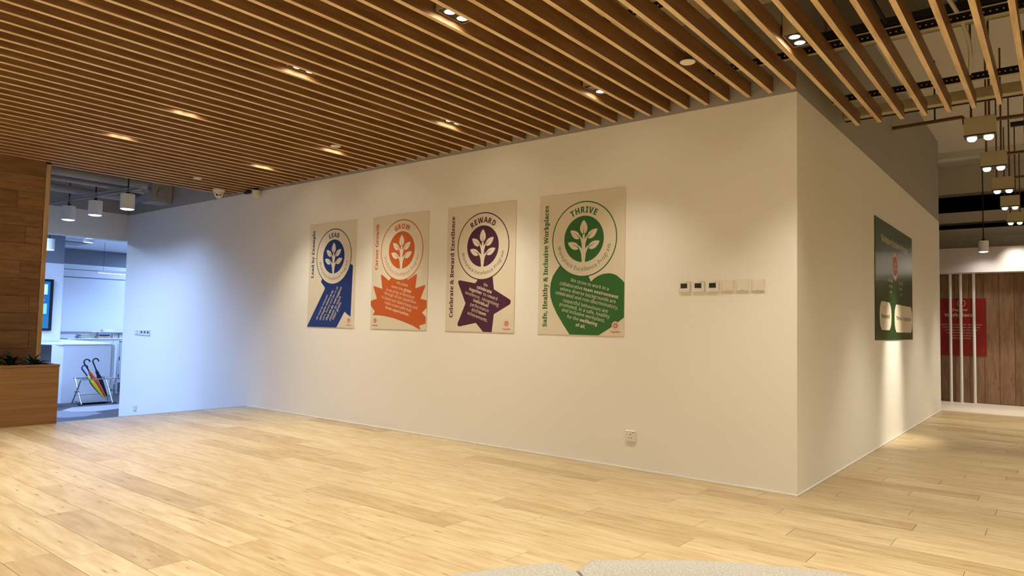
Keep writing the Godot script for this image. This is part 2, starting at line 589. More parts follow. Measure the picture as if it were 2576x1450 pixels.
func downlights() -> void:
	var lab := {
		"-10,2.15": "twin downlight at the top edge, with the nearest pair of lit lamps", "-1,0.74": "twin downlight with its whole grey box in sight, above the wall corner",
		"-10,0.675": "twin downlight with only one of its lamps lit", "-19,2.15": "twin downlight left of the topmost one, with starry bright lamps",
		"-19,0.675": "twin downlight above the purple star poster, both lamps showing", "-29,2.15": "twin downlight with grey lenses and two light streaks, upper left of the ceiling",
		"-37,2.15": "twin downlight farthest left, above the wooden column", "-29,0.675": "twin downlight partly behind a round white detector",
		"-37,0.675": "twin downlight nearest the security camera, seen almost edge on"}
	for z in [0.675, 2.15, 3.65, 5.2]:
		for m in [-37, -29, -19, -10, -1, 8, 17]:
			var zz: float = 0.74 if m == -1 and z < 1.0 else z
			var key := "%d,%s" % [m, str(zz)]
			if lab.has(key):
				twin_light(m, zz, lab[key], "twin downlights between the slats", key == "-10,0.675")
			else:
				twin_light(m, zz, "twin downlight of the slat ceiling beyond the edge of the picture", "twin downlights out of view")


# ---------------------------------------------------------------- posters
var fonts := {}
var glyphs := {}

func font(kind: String) -> Font:
	if not fonts.has(kind):
		var f := SystemFont.new()
		f.font_names = PackedStringArray(["Droid Serif" if kind.begins_with("serif") else "Droid Sans"])
		f.font_weight = 700 if kind.ends_with("bold") else 400
		fonts[kind] = f
	return fonts[kind]


func glyph(text: String, kind: String) -> TextMesh:
	var key := kind + ":" + text
	if not glyphs.has(key):
		var t := TextMesh.new()
		t.text = text
		t.font = font(kind)
		t.font_size = 64
		t.pixel_size = 0.01
		t.depth = 0.0
		t.curve_step = 1.0
		t.horizontal_alignment = HORIZONTAL_ALIGNMENT_LEFT
		t.vertical_alignment = VERTICAL_ALIGNMENT_BOTTOM
		glyphs[key] = t
	return glyphs[key]


func baseline(kind: String) -> float:
	return glyph("x", kind).get_aabb().position.y


# text whose baseline runs from a to b
func line_text(st: SurfaceTool, text: String, kind: String, a: Vector2, b: Vector2, z: float, tall := 0.0) -> void:
	var m := glyph(text, kind)
	var bb := m.get_aabb()
	if bb.size.x <= 0.0:
		return
	var s := (b - a).length() / bb.size.x
	var sy := s
	if tall > 0.0:
		sy = tall / glyph("x", kind).get_aabb().size.y
	var an := (b - a).angle()
	var bs := Basis(Vector3.BACK, an) * Basis.from_scale(V(s, sy, 1))
	var o := V(a.x, a.y, z) - bs * V(bb.position.x, baseline(kind), 0)
	var thick := 0.0013 if kind == "serif bold" and tall > 0.0 else 0.0
	st.append_from(m, 0, Transform3D(bs, o))
	if thick > 0.0:      # a heavier cut of the letters
		for k in 4:
			var d := Vector2.from_angle(PI / 2.0 * k + 0.4) * thick
			st.append_from(m, 0, Transform3D(bs, o + V(d.x, d.y, 0.00005 * (k + 1))))


# text on a circle; mid is the angle of its middle; inside turns its feet outwards
func arc_text(st: SurfaceTool, text: String, kind: String, c: Vector2, r: float, mid: float, size: float, z: float, below: bool, stretch := 1.0) -> void:
	var s := size / glyph("x", kind).get_aabb().size.y
	var adv := []
	var total := 0.0
	for ch in text:
		var w: float = font(kind).get_string_size(ch, HORIZONTAL_ALIGNMENT_LEFT, -1, 64).x * 0.01 * s * stretch
		adv.append(w)
		total += w
	var run := -total / 2.0
	for i in text.length():
		var ang: float = (run + adv[i] / 2.0) / r
		run += adv[i]
		if text[i] == " ":
			continue
		var th := mid + ang if below else mid - ang
		var tilt := th + PI / 2.0 if below else th - PI / 2.0
		var m := glyph(text[i], kind)
		var bb := m.get_aabb()
		var bs := Basis(Vector3.BACK, tilt) * Basis.from_scale(V(s, s, 1))
		var at := V(c.x + cos(th) * r, c.y + sin(th) * r, z)
		var o := at - bs * V(bb.position.x + bb.size.x / 2.0, baseline(kind), 0)
		st.append_from(m, 0, Transform3D(bs, o))
		if kind == "sans bold":
			for k in 4:
				var d := Vector2.from_angle(PI / 2.0 * k + 0.4) * 0.0012
				st.append_from(m, 0, Transform3D(bs, o + V(d.x, d.y, 0.00005 * (k + 1))))


func text_part(called: String, st: SurfaceTool, m: Material, parent: Node) -> void:
	part(called, st.commit(), m, parent)


func surf() -> SurfaceTool:
	var st := SurfaceTool.new()
	st.begin(Mesh.PRIMITIVE_TRIANGLES)
	return st


func poly(a: Array) -> PackedVector2Array:
	var p := PackedVector2Array()
	for i in range(0, a.size(), 2):
		p.append(Vector2(a[i], a[i + 1]))
	return p


func disc(c: Vector2, r: float, n := 64) -> PackedVector2Array:
	var p := PackedVector2Array()
	for i in n:
		p.append(c + Vector2.from_angle(TAU * i / n) * r)
	return p


func ring_g(g: G, c: Vector2, r0: float, r1: float, z: float, n := 72) -> void:
	for i in n:
		var a := Vector2.from_angle(TAU * i / n)
		var b := Vector2.from_angle(TAU * (i + 1) / n)
		var q := func(d: Vector2, r: float): return V(c.x + d.x * r, c.y + d.y * r, z)
		g.quad(q.call(a, r0), q.call(a, r1), q.call(b, r1), q.call(b, r0), Vector3.BACK)


func flat(g: G, p: PackedVector2Array, z: float) -> void:
	var idx := Geometry2D.triangulate_polygon(p)
	for i in range(0, idx.size(), 3):
		var a := p[idx[i]]
		var b := p[idx[i + 1]]
		var c := p[idx[i + 2]]
		g.tri(V(a.x, a.y, z), V(b.x, b.y, z), V(c.x, c.y, z), Vector3.BACK, Vector3.BACK, Vector3.BACK)


func leaf_shape(base: Vector2, tip: Vector2, width: float) -> PackedVector2Array:
	var p := PackedVector2Array()
	var d := tip - base
	var s := d.orthogonal().normalized()
	for i in 11:
		var t := i / 10.0
		p.append(base + d * t + s * width * pow(sin(PI * pow(t, 0.8)), 0.75))
	for i in range(9, 0, -1):
		var t := i / 10.0
		p.append(base + d * t - s * width * pow(sin(PI * pow(t, 0.8)), 0.75))
	return p


func bezier(a: Vector2, b: Vector2, c: Vector2, w0: float, w1: float, n := 10) -> PackedVector2Array:
	var l := PackedVector2Array()
	var r := PackedVector2Array()
	for i in n + 1:
		var t := float(i) / n
		var p := a.lerp(b, t).lerp(b.lerp(c, t), t)
		var d := (b - a).lerp(c - b, t).normalized().orthogonal()
		var w := lerpf(w0, w1, t)
		l.append(p + d * w)
		r.append(p - d * w)
	r.reverse()
	l.append_array(r)
	return l


# the sprig that stands in the middle of the emblem, in units of the disc's radius
func sprig(light: G, dark: G, c: Vector2, r: float, z: float) -> void:
	var f := func(x: float, y: float): return c + Vector2(x, y) * r
	var e := 0.00006
	flat(light, bezier(f.call(0.0, -1.02), f.call(0.0, -0.5), f.call(0.0, 0.35), 0.085 * r, 0.05 * r), z)
	for s in [-1.0, 1.0]:
		var o: float = z + e * (2.0 + s)
		flat(light, bezier(f.call(s * 0.03, -0.85), f.call(s * 0.04, -0.38), f.call(s * 0.36, -0.28), 0.07 * r, 0.04 * r), o)
		flat(light, bezier(f.call(s * 0.02, -0.45), f.call(s * 0.04, 0.02), f.call(s * 0.26, 0.16), 0.06 * r, 0.035 * r), o + 3.0 * e)
		flat(light, leaf_shape(f.call(s * 0.24, -0.40), f.call(s * 0.80, -0.13), 0.155 * r), o + 6.0 * e)
		flat(light, leaf_shape(f.call(s * 0.20, 0.03), f.call(s * 0.68, 0.40), 0.155 * r), o + 9.0 * e)
		flat(dark, bezier(f.call(s * 0.22, -0.40), f.call(s * 0.36, -0.28), f.call(s * 0.55, -0.22), 0.022 * r, 0.004 * r), o + 14.0 * e)
		flat(dark, bezier(f.call(s * 0.18, 0.03), f.call(s * 0.28, 0.14), f.call(s * 0.44, 0.26), 0.022 * r, 0.004 * r), o + 14.0 * e)
	flat(light, leaf_shape(f.call(0.0, 0.20), f.call(0.0, 0.82), 0.185 * r), z + 13.0 * e)
	flat(dark, bezier(f.call(0.0, 0.18), f.call(0.0, 0.35), f.call(0.0, 0.52), 0.022 * r, 0.004 * r), z + 16.0 * e)


func small_logo(t: Node, c: Vector2, z: float) -> void:
	var g := G.new()
	flat(g, disc(c, 0.034, 28), z)
	part("logo_ground", g, M.board, t)
	var red := G.new()
	flat(red, disc(c, 0.021, 28), z + 0.0002)
	ring_g(red, c, 0.030, 0.032, z + 0.0002, 36)
	part("logo", red, M.ink_red, t)
	var lt := G.new()
	var dk := G.new()
	sprig(lt, dk, c, 0.020, z + 0.0004)
	part("logo_sprig", lt, M.board, t)
	var st := surf()
	line_text(st, "Together", "serif bold", c + Vector2(-0.046, -0.057), c + Vector2(0.048, -0.057), z + 0.0002)
	text_part("logo_lettering", st, M.ink_red, t)


func award_poster(x: float, cy: float, name_text: String, heading: String, h0: float, h1: float, ink: Material, shape: PackedVector2Array, lines: Array, logo: Vector2, label: String) -> void:
	var t := thing("award_poster", label, "poster", V(x, 1.032, 0.0), 0.0, "posters in a row on the long wall")
	var zf := 0.0062
	part("board", bx(0, 0, 0.0, 0.848, 1.196, 0.006, 0.0008), M.board, t)
	var c := Vector2(0.458, cy)
	var g := G.new()
	flat(g, shape, zf)
	part("badge_shape", g, ink, t)
	var gd := G.new()
	flat(gd, disc(c, 0.318, 72), zf + 0.0002)
	part("emblem_ground", gd, M.board, t)
	var em := G.new()
	ring_g(em, c, 0.3085, 0.3185, zf + 0.0004)
	flat(em, disc(c, 0.1945, 64), zf + 0.0004)
	part("emblem", em, ink, t)
	var lt := G.new()
	var dk := G.new()
	sprig(lt, dk, c, 0.1945, zf + 0.0006)
	part("sprig", lt, M.board, t)
	part("leaf_veins", dk, ink, t).set_meta("kind", "stuff")
	var st := surf()
	arc_text(st, name_text, "sans bold", c, 0.221, PI / 2.0, 0.0385, zf + 0.0004, false, 1.04)
	text_part("name", st, ink, t)
	st = surf()
	arc_text(st, "Workplace Excellence Program", "sans", c, 0.268, -PI / 2.0, 0.0245, zf + 0.0004, true, 1.15)
	text_part("motto", st, ink, t)
	st = surf()
	line_text(st, heading, "serif bold", Vector2(0.096, h0), Vector2(0.096, h1), zf, 0.034)
	text_part("heading", st, ink, t)
	st = surf()
	for l in lines:
		var s: String = l[0]
		var kind := "sans bold" if s.begins_with("*") else "sans"
		line_text(st, s.trim_prefix("*"), kind, Vector2(l[1], l[2]), Vector2(l[3], l[4]), zf + 0.0002)
	text_part("body_text", st, M.board, t)
	small_logo(t, logo, zf + 0.0003)


func smooth_poly(a: PackedVector2Array, times := 2) -> PackedVector2Array:
	for k in times:
		var b := PackedVector2Array()
		for i in a.size():
			var p := a[i]
			var q := a[(i + 1) % a.size()]
			b.append(p.lerp(q, 0.25))
			b.append(p.lerp(q, 0.75))
		a = b
	return a


func posters() -> void:
	# heart
	var heart := poly([0.25, 0.62, 0.179, 0.534, 0.150, 0.495, 0.131, 0.44, 0.124, 0.385, 0.128, 0.323, 0.154, 0.255, 0.199, 0.175, 0.265, 0.085, 0.332, 0.001, 0.614, 0.001, 0.71, 0.055, 0.797, 0.112, 0.8475, 0.149, 0.8475, 0.425, 0.828, 0.447, 0.808, 0.462, 0.78, 0.484, 0.753, 0.496, 0.725, 0.503, 0.697, 0.505, 0.662, 0.503, 0.629, 0.496, 0.596, 0.484, 0.566, 0.467, 0.535, 0.441, 0.514, 0.481, 0.50, 0.60])
	award_poster(-2.168, 0.800, "THRIVE", "Safe, Healthy & Inclusive Workplaces", 0.062, 1.111, M.ink_green, heart, [
		["We strive to work in a", 0.332, 0.447, 0.702, 0.364], ["collaborative", 0.223, 0.423, 0.452, 0.373], ["*team environment", 0.463, 0.371, 0.791, 0.298],
		["where diverse backgrounds are", 0.229, 0.378, 0.767, 0.261], ["celebrated and non-discriminatory,", 0.183, 0.344, 0.790, 0.213], ["respectful behaviours are", 0.259, 0.278, 0.696, 0.184],
		["promoted, in a safe, healthy", 0.225, 0.245, 0.714, 0.140], ["and inclusive workplace,", 0.250, 0.198, 0.669, 0.108], ["for the", 0.303, 0.141, 0.416, 0.117], ["*wellbeing", 0.429, 0.114, 0.600, 0.078], ["*of all.", 0.391, 0.073, 0.486, 0.053]],
		Vector2(0.770, 0.083), "green poster with a heart shape, nearest the wall switches")
	var star := poly([0.41, 0.60, 0.400, 0.480, 0.374, 0.454, 0.185, 0.486, 0.168, 0.486, 0.158, 0.474, 0.160, 0.458, 0.259, 0.266, 0.165, 0.078, 0.163, 0.062, 0.172, 0.049, 0.190, 0.046, 0.396, 0.083, 0.485, 0.001, 0.592, 0.001, 0.612, 0.165, 0.795, 0.254, 0.805, 0.268, 0.807, 0.285, 0.798, 0.298, 0.606, 0.394, 0.584, 0.53, 0.55, 0.62])
	award_poster(-3.280, 0.800, "REWARD", "Celebrate & Reward Excellence", 0.131, 1.106, M.ink_plum, star, [
		["We", 0.475, 0.430, 0.526, 0.416], ["*celebrate", 0.395, 0.407, 0.576, 0.354], ["*together", 0.298, 0.392, 0.459, 0.346], ["to reward", 0.475, 0.340, 0.646, 0.291],
		["excellence,", 0.252, 0.358, 0.437, 0.305], ["recognising", 0.463, 0.296, 0.663, 0.237], ["*individual", 0.354, 0.283, 0.539, 0.228], ["performance", 0.319, 0.246, 0.546, 0.182],
		["and", 0.337, 0.195, 0.409, 0.176], ["*team", 0.419, 0.174, 0.513, 0.148], ["achievements.", 0.285, 0.165, 0.533, 0.092]],
		Vector2(0.762, 0.082), "plum poster with a five-pointed star, second from the wall switches")
	var burst := poly([0.36, 0.62, 0.307, 0.535, 0.279, 0.507, 0.160, 0.576, 0.150, 0.567, 0.177, 0.423, 0.044, 0.455, 0.036, 0.442, 0.097, 0.318, 0.0, 0.297, 0.0, 0.246, 0.069, 0.185, 0.037, 0.144, 0.13, 0.143, 0.224, 0.136, 0.369, 0.114, 0.511, 0.082, 0.650, 0.044, 0.758, 0.004, 0.766, 0.014, 0.751, 0.045, 0.840, 0.066, 0.840, 0.132, 0.786, 0.174, 0.847, 0.225, 0.847, 0.297, 0.757, 0.314, 0.822, 0.440, 0.814, 0.452, 0.679, 0.420, 0.697, 0.556, 0.688, 0.566, 0.562, 0.508, 0.53, 0.62])
	award_poster(-4.388, 0.820, "GROW", "Career Growth", 0.628, 1.117, M.ink_orange, burst, [
		["We create", 0.396, 0.473, 0.565, 0.436], ["careers that", 0.318, 0.438, 0.497, 0.399], ["*grow", 0.508, 0.396, 0.616, 0.371], ["in an array of directions", 0.244, 0.403, 0.666, 0.312],
		["through all our capabilities", 0.213, 0.366, 0.689, 0.262], ["to share our talent freely and", 0.167, 0.325, 0.711, 0.206], ["make a start with their", 0.225, 0.266, 0.631, 0.178], ["*Great opportunities.", 0.234, 0.217, 0.595, 0.138]],
		Vector2(0.078, 0.086), "orange poster with a spiky burst shape and a round emblem")
	var ribbon := poly([0.30, 0.62, 0.252, 0.544, 0.239, 0.519, 0.317, 0.451, 0.310, 0.43, 0.0, 0.001, 0.551, 0.001, 0.682, 0.173, 0.692, 0.174, 0.784, 0.124, 0.794, 0.130, 0.806, 0.688, 0.798, 0.697, 0.786, 0.698, 0.74, 0.72, 0.60, 0.75])
	award_poster(-5.513, 0.803, "LEAD", "Lead by Example", 0.566, 1.119, M.ink_blue, ribbon, [
		["We lead by example", 0.191, 0.079, 0.379, 0.360], ["*and inspire others to be", 0.249, 0.075, 0.477, 0.412], ["open, honest and fair in all", 0.306, 0.075, 0.560, 0.447], ["*that we do, and support", 0.371, 0.076, 0.628, 0.446], ["people to reach", 0.436, 0.077, 0.618, 0.340], ["their goals.", 0.491, 0.078, 0.630, 0.280]],
		Vector2(0.763, 0.081), "blue poster with a ribbon shape, farthest left of the row")
	# wide green poster on the return wall
	var t := thing("wide_poster", "wide dark green poster on the right hand return wall", "poster", V(0.001, 1.032, -2.46), PI / 2.0)
	part("board", bx(0, 0, 0, 2.07, 1.20, 0.006, 0.001), M.wide_green, t)
	var st := surf()
	line_text(st, "Workplace Excellence Program", "serif bold", Vector2(0.29, 0.985), Vector2(1.78, 0.985), 0.0063)
	text_part("title", st, M.board, t)
	var g := G.new()
	flat(g, disc(Vector2(1.0, 0.785), 0.155, 40), 0.0063)
	part("emblem_ground", g, M.board, t)
	g = G.new()
	flat(g, disc(Vector2(1.0, 0.785), 0.105, 40), 0.0065)
	ring_g(g, Vector2(1.0, 0.785), 0.142, 0.150, 0.0065, 48)
	part("emblem", g, M.ink_red, t)
	var lt := G.new()
	sprig(lt, G.new(), Vector2(1.0, 0.785), 0.1, 0.0067)
	part("sprig", lt, M.board, t)
	g = G.new()
	for q in [[0.19, 0.78, 0.10, 0.385], [0.95, 2.05, 0.08, 0.38]]:
		var p := PackedVector2Array()
		var x0: float = q[0]
		var x1: float = q[1]
		var y0: float = q[2]
		var y1: float = q[3]
		for i in 9:
			var a := lerpf(-1, 1, i / 8.0)
			p.append(Vector2(x1 - 0.07 * a * a * a * a - 0.03 * a * a, lerpf(y0, y1, i / 8.0)))
		for i in 9:
			var a := lerpf(1, -1, i / 8.0)
			p.append(Vector2(x0 + 0.07 * a * a * a * a + 0.03 * a * a, lerpf(y1, y0, i / 8.0)))
		flat(g, p, 0.0063)
	part("photo_panels", g, M.board, t)
	st = surf()
	for q in [[0.60, 0.60, 0.86], [0.66, 0.545, 0.84], [0.70, 0.49, 0.82], [1.20, 0.60, 1.46], [1.22, 0.545, 1.42], [1.26, 0.49, 1.40]]:
		line_text(st, "Lead Grow", "sans", Vector2(q[0], q[1]), Vector2(q[2], q[1]), 0.0063)
	text_part("small_text", st, M.board, t)
	st = surf()
	line_text(st, "Reward", "sans bold", Vector2(0.28, 0.22), Vector2(0.68, 0.22), 0.0066, 0.03)
	line_text(st, "Thrive Together", "sans bold", Vector2(1.05, 0.215), Vector2(1.95, 0.215), 0.0066, 0.03)
	text_part("panel_text", st, M.wide_green, t)


# ---------------------------------------------------------------- wall plates
func thermostat(x: float, y: float, label: String, group: String, w := 0.092) -> void:
	var t := thing("thermostat", label, "thermostat", V(x, y, 0), 0.0, group)
	part("body", bx(-w / 2, -0.043, 0, w / 2, 0.043, 0.013, 0.003), M.plate, t)
	part("screen", bx(-w * 0.30, -0.012, 0.0128, w * 0.27, 0.024, 0.0136), M.screen_dark, t)
	var g := G.new()
	g.box(V(0.018, 0.0315, 0.0128), V(0.028, 0.0345, 0.0133))
	g.box(V(0.031, 0.0325, 0.0128), V(0.035, 0.0365, 0.0133))
	part("marks", g, M.dark_metal, t)
	part("flap", bx(-w * 0.36, -0.036, 0.0128, w * 0.36, -0.018, 0.0136, 0.0006), M.plate, t)


func switch_plate(x: float, y: float, label: String, group: String, w := 0.094) -> void:
	var t := thing("switch_plate", label, "light switch", V(x, y, 0), 0.0, group)
	part("plate", bx(-w / 2, -0.043, 0, w / 2, 0.043, 0.008, 0.002), M.plate, t)
	part("rocker", bx(-w / 2 + 0.006, -0.036, 0.0078, w / 2 - 0.006, 0.037, 0.0125, 0.0012), M.plate, t)
	part("indicator", bx(-0.006, -0.031, 0.0124, 0.004, -0.0285, 0.0128), M.dark_metal, t)


func socket(x: float, y: float, label: String) -> void:
	var t := thing("socket_outlet", label, "socket", V(x, y, 0), 0.0)
	part("plate", bx(-0.046, -0.043, 0, 0.046, 0.043, 0.011, 0.003), M.plate, t)
	var g := G.new()
	g.box(V(-0.003, 0.008, 0.0107), V(0.003, 0.018, 0.0112))
	g.box(V(-0.014, -0.016, 0.0107), V(-0.006, -0.011, 0.0112))
	g.box(V(0.008, -0.016, 0.0107), V(0.016, -0.011, 0.0112))
	part("pin_holes", g, M.black, t)
	part("label_strip", bx(0.012, 0.028, 0.0107, 0.032, 0.0315, 0.0112), M.dark_metal, t)


func wall_plates() -> void:
	var y := 1.416
	var gr := "wall controls right of the posters"
	thermostat(-0.811, y, "thermostat plate nearest the heart poster, with a glint on its screen", gr)
	thermostat(-0.700, y, "middle one of three dark-screened thermostats by the heart poster", gr)
	thermostat(-0.589, y, "dark-screened thermostat right beside the first blank switch", gr)
	switch_plate(-0.478, y, "blank cream switch plate right next to the thermostats", gr)
	switch_plate(-0.370, y, "middle one of three blank cream switch plates near the corner", gr)
	switch_plate(-0.260, y, "blank cream switch plate nearest the wall corner", gr)
	gr = "wall controls by the office opening"
	switch_plate(-9.975, 0.865, "white switch plate nearest the office opening", gr, 0.088)
	switch_plate(-9.87, 0.865, "white switch plate between its twin and the thermostats by the office", gr, 0.088)
	thermostat(-9.765, 0.865, "thermostat with the white switches on its left, by the office opening", gr)
	thermostat(-9.66, 0.865, "middle one of the three thermostats by the office opening", gr)
	thermostat(-9.555, 0.865, "thermostat farthest from the office opening in its row of five plates", gr)
	socket(-1.248, 0.257, "cream three-pin wall socket below the heart poster")
	socket(-9.89, -0.305, "white wall socket low down beside the office opening")


func ceiling_devices() -> void:
	# round detectors on ribbed necks, in the gaps between slats
	var spots := [[SLAT_X0 + SLAT_P * -4.5, 0.866, "round white ceiling detector with a ribbed dark neck, near the corner"], [SLAT_X0 + SLAT_P * -27.5, 0.82, "round white ceiling detector in front of a downlight"], [SLAT_X0 + SLAT_P * -44.5, 0.81, "round white ceiling detector nearest the security camera"]]
	for s in spots:
		var t := thing("ceiling_detector", s[2], "detector", V(s[0], SLAT_Y - 0.004, s[1]), 0.0, "round detectors in the slat ceiling")
		part("disc", G.new().lathe([Vector2(0, 0), Vector2(0.044, 0.0015), Vector2(0.048, 0.005), Vector2(0.046, 0.009), Vector2(0, 0.009)], 36), M.plastic, t)
		var prof := [Vector2(0.030, 0.009)]
		for i in 6:
			prof.append(Vector2(0.026, 0.012 + i * 0.008))
			prof.append(Vector2(0.031, 0.015 + i * 0.008))
		prof.append(Vector2(0.02, 0.062))
		prof.append(Vector2(0.016, 0.16))
		part("neck", G.new().lathe(prof, 24), M.brown_pipe, t)
	# security camera
	var t := thing("security_camera", "white dome security camera under the slats at the platform edge", "camera", V(-7.10, SLAT_Y, 0.30))
	part("base", G.new().lathe([Vector2(0, 0), Vector2(0.073, 0), Vector2(0.073, -0.020), Vector2(0.068, -0.034), Vector2(0.055, -0.036), Vector2(0, -0.036)], 36), M.plastic, t)
	part("collar", G.new().lathe([Vector2(0.060, -0.034), Vector2(0.059, -0.060), Vector2(0.055, -0.074), Vector2(0.0, -0.08)], 36), M.plastic, t)
	var ball := G.new()
	var prof := []
	for i in 17:
		var a := PI * i / 16.0
		prof.append(Vector2(sin(a) * 0.050, -cos(a) * 0.050))
	ball.lathe(prof, 28, Transform3D(Basis(), V(0, -0.070, 0)), 0, TAU, true)
	part("ball", ball, M.plastic, t)
	var look := V(8.4, -1.4, 4.5).normalized()
	var bs := Basis.looking_at(-look, Vector3.UP)
	var face := Transform3D(bs * Basis(Vector3.RIGHT, PI / 2.0), V(0, -0.070, 0))
	var right := look.cross(Vector3.UP).normalized() * -1.0
	part("face", G.new().lathe([Vector2(0, 0.052), Vector2(0.036, 0.052), Vector2(0.039, 0.046)], 28, face), M.plastic, t)
	for s in [-1, 1]:
		var tf := Transform3D(face.basis, V(0, -0.070, 0) + right * 0.0175 * s)
		part("eye", G.new().lathe([Vector2(0, 0.0535), Vector2(0.0135, 0.0535), Vector2(0.015, 0.051)], 20, tf), M.black if s == -1 else M.brown_pipe, t)
		part("lens", G.new().lathe([Vector2(0, 0.0545), Vector2(0.006, 0.0545), Vector2(0.007, 0.053)], 16, tf), M.screen_dark if s == -1 else M.steel, t)
	# small lamp head at the top of the wall
	var e := thing("wall_spotlight", "small cream cylinder hung at the wall top beyond the posters", "lamp", V(-6.60, 2.66, 0.075))
	part("body", G.new().lathe([Vector2(0, 0), Vector2(0.046, 0), Vector2(0.05, 0.006), Vector2(0.05, 0.078), Vector2(0.044, 0.084), Vector2(0, 0.084)], 28), M.plastic, e)
	part("mount", G.new().lathe([Vector2(0, 0.084), Vector2(0.03, 0.084), Vector2(0.03, 0.112), Vector2(0, 0.112)], 18), M.black, e)
	single("junction_box", bx(-6.93, 2.735, 0.002, -6.71, 2.768, 0.05, 0.004), M.black, "slim black box where the wall meets the slats, left of the lamp head", "box")


# ---------------------------------------------------------------- left foreground
func column_and_planter() -> void:
	var xf := -7.345
	var t := thing("clad_column", "column clad in brown wooden planks behind the planter", "column", V(xf, LOW, 2.115))
	part("core", bx(-0.75, 0, 0.002, -0.014, SLAB_Y - LOW, 1.95), M.dark_recess, t)
	part("corner_trim", G.new().box(V(-0.03, 0, 0), V(0.003, 2.77 - LOW - 0.002, 0.046), 0.002, Transform3D(), Vector2.ZERO, Vector2(0.3, 1.2)), M.edge_wood, t)
	var hgt := 0.1875
	var y0 := 2.43 - LOW - hgt * 15
	var jn := {14: 0.295, 12: 0.205, 10: 0.235, 8: 0.135, 6: 0.12}
	for r in range(0, 18):
		var a := maxf(y0 + r * hgt, 0.0) + 0.0012
		var b := minf(y0 + (r + 1) * hgt, 2.86 - LOW) - 0.0012
		if b - a < 0.01: continue
		var cuts: Array = [0.0485, 1.95]
		var j: float = jn.get(r, rng.randf_range(0.45, 1.1))
		while j < 1.95:
			cuts.insert(cuts.size() - 1, j)
			j += 1.2
		for i in cuts.size() - 1:
			var g := G.new().box(V(-0.014, a, cuts[i] + 0.0012), V(0, b, cuts[i + 1] - 0.0012), 0.0012, Transform3D(), Vector2(rng.randf(), rng.randf()), Vector2(0.45, 1.3), 2)
			part("plank", g, M.column[rng.randi() % 4], t)
	# planter
	var p := thing("planter_box", "long brown wooden planter box on the platform edge", "planter", V(-6.655, 0, 2.156))
	part("front_panel", G.new().box(V(-0.02, 0, 0), V(0, 0.575, 2.6), 0.0015, Transform3D(Basis(), Vector3.ZERO), Vector2.ZERO, Vector2(0.12, 4.0)), M.planter, p)
	part("end_panel", bx(-0.66, 0, 0, -0.02, 0.575, 0.02, 0.0015), M.planter, p)
	part("back_panel", bx(-0.68, 0, 0, -0.66, 0.575, 2.6, 0.0015), M.planter, p)
	var rim := G.new()
	rim.box(V(-0.03, 0.577, -0.004), V(0.003, 0.601, 2.6), 0.002, Transform3D(), Vector2.ZERO, Vector2(0.4, 1))
	rim.box(V(-0.683, 0.577, -0.004), V(-0.655, 0.601, 2.6), 0.002, Transform3D(), Vector2.ZERO, Vector2(0.4, 1))
	rim.box(V(-0.655, 0.577, -0.004), V(-0.03, 0.601, 0.028), 0.002, Transform3D(), Vector2.ZERO, Vector2(0.4, 1))
	part("rim", rim, M.planter, p)
	var soil := part("soil", bx(-0.66, 0.3, 0.02, -0.02, 0.53, 2.58), M.soil, p)
	soil.set_meta("kind", "stuff")
	# plants
	var lf := leaf_mesh()
	var labs := ["dark leafy plant at the right hand end of the planter", "dark leafy plant second from the planter's end", "dark leafy plant third from the planter's end", "dark leafy plant farthest left in the planter"]
	for k in 4:
		var q := thing("leafy_plant", labs[k], "plant", V(-6.655 - 0.24 - 0.1 * (k % 2), 0.53, 2.156 + 0.16 + 0.17 * k), 0.0, "plants in the planter box")
		for i in 22:
			var yaw := TAU * (i * 0.382 + k * 0.17) + rng.randf_range(-0.3, 0.3)
			var tilt := rng.randf_range(0.25, 1.25)
			var ln := rng.randf_range(0.10, 0.155)
			var base := V(0, rng.randf_range(0.0, 0.055), 0)
			var dir := V(cos(yaw) * cos(tilt), sin(tilt), sin(yaw) * cos(tilt))
			var root := base + dir * 0.03
			part("stem", G.new().tube([base + V(0, -0.01, 0), root], 0.0022, 5), M.stem, q)
			var bz := dir
			var by := Vector3.UP
			var bxx := by.cross(bz).normalized()
			by = bz.cross(bxx)
			var o := part("leaf", lf, M.leaf, q, root)
			o.basis = Basis(bxx, by, bz) * Basis.from_scale(V(ln * 1.05, ln, ln))


func leaf_mesh() -> ArrayMesh:
	var g := G.new()
	var n := 8
	var rows := []
	for i in n + 1:
		var t := float(i) / n
		var w := 0.17 * pow(sin(PI * pow(t, 0.75)), 0.8)
		var y := 0.16 * sin(PI * t * 0.8) - 0.28 * t * t
		rows.append([V(-w, y + w * 0.30, t), V(0, y, t), V(w, y + w * 0.30, t)])
	for i in n:
		for s in 2:
			var a: Vector3 = rows[i][s]
			var b: Vector3 = rows[i][s + 1]
			var c: Vector3 = rows[i + 1][s + 1]
			var d: Vector3 = rows[i + 1][s]
			var nn := (b - a).cross(d - b).normalized()
			if nn.y < 0: nn = -nn
			g.quad(a, b, c, d, nn if nn.length() > 0.5 else Vector3.UP)
	return g.mesh()


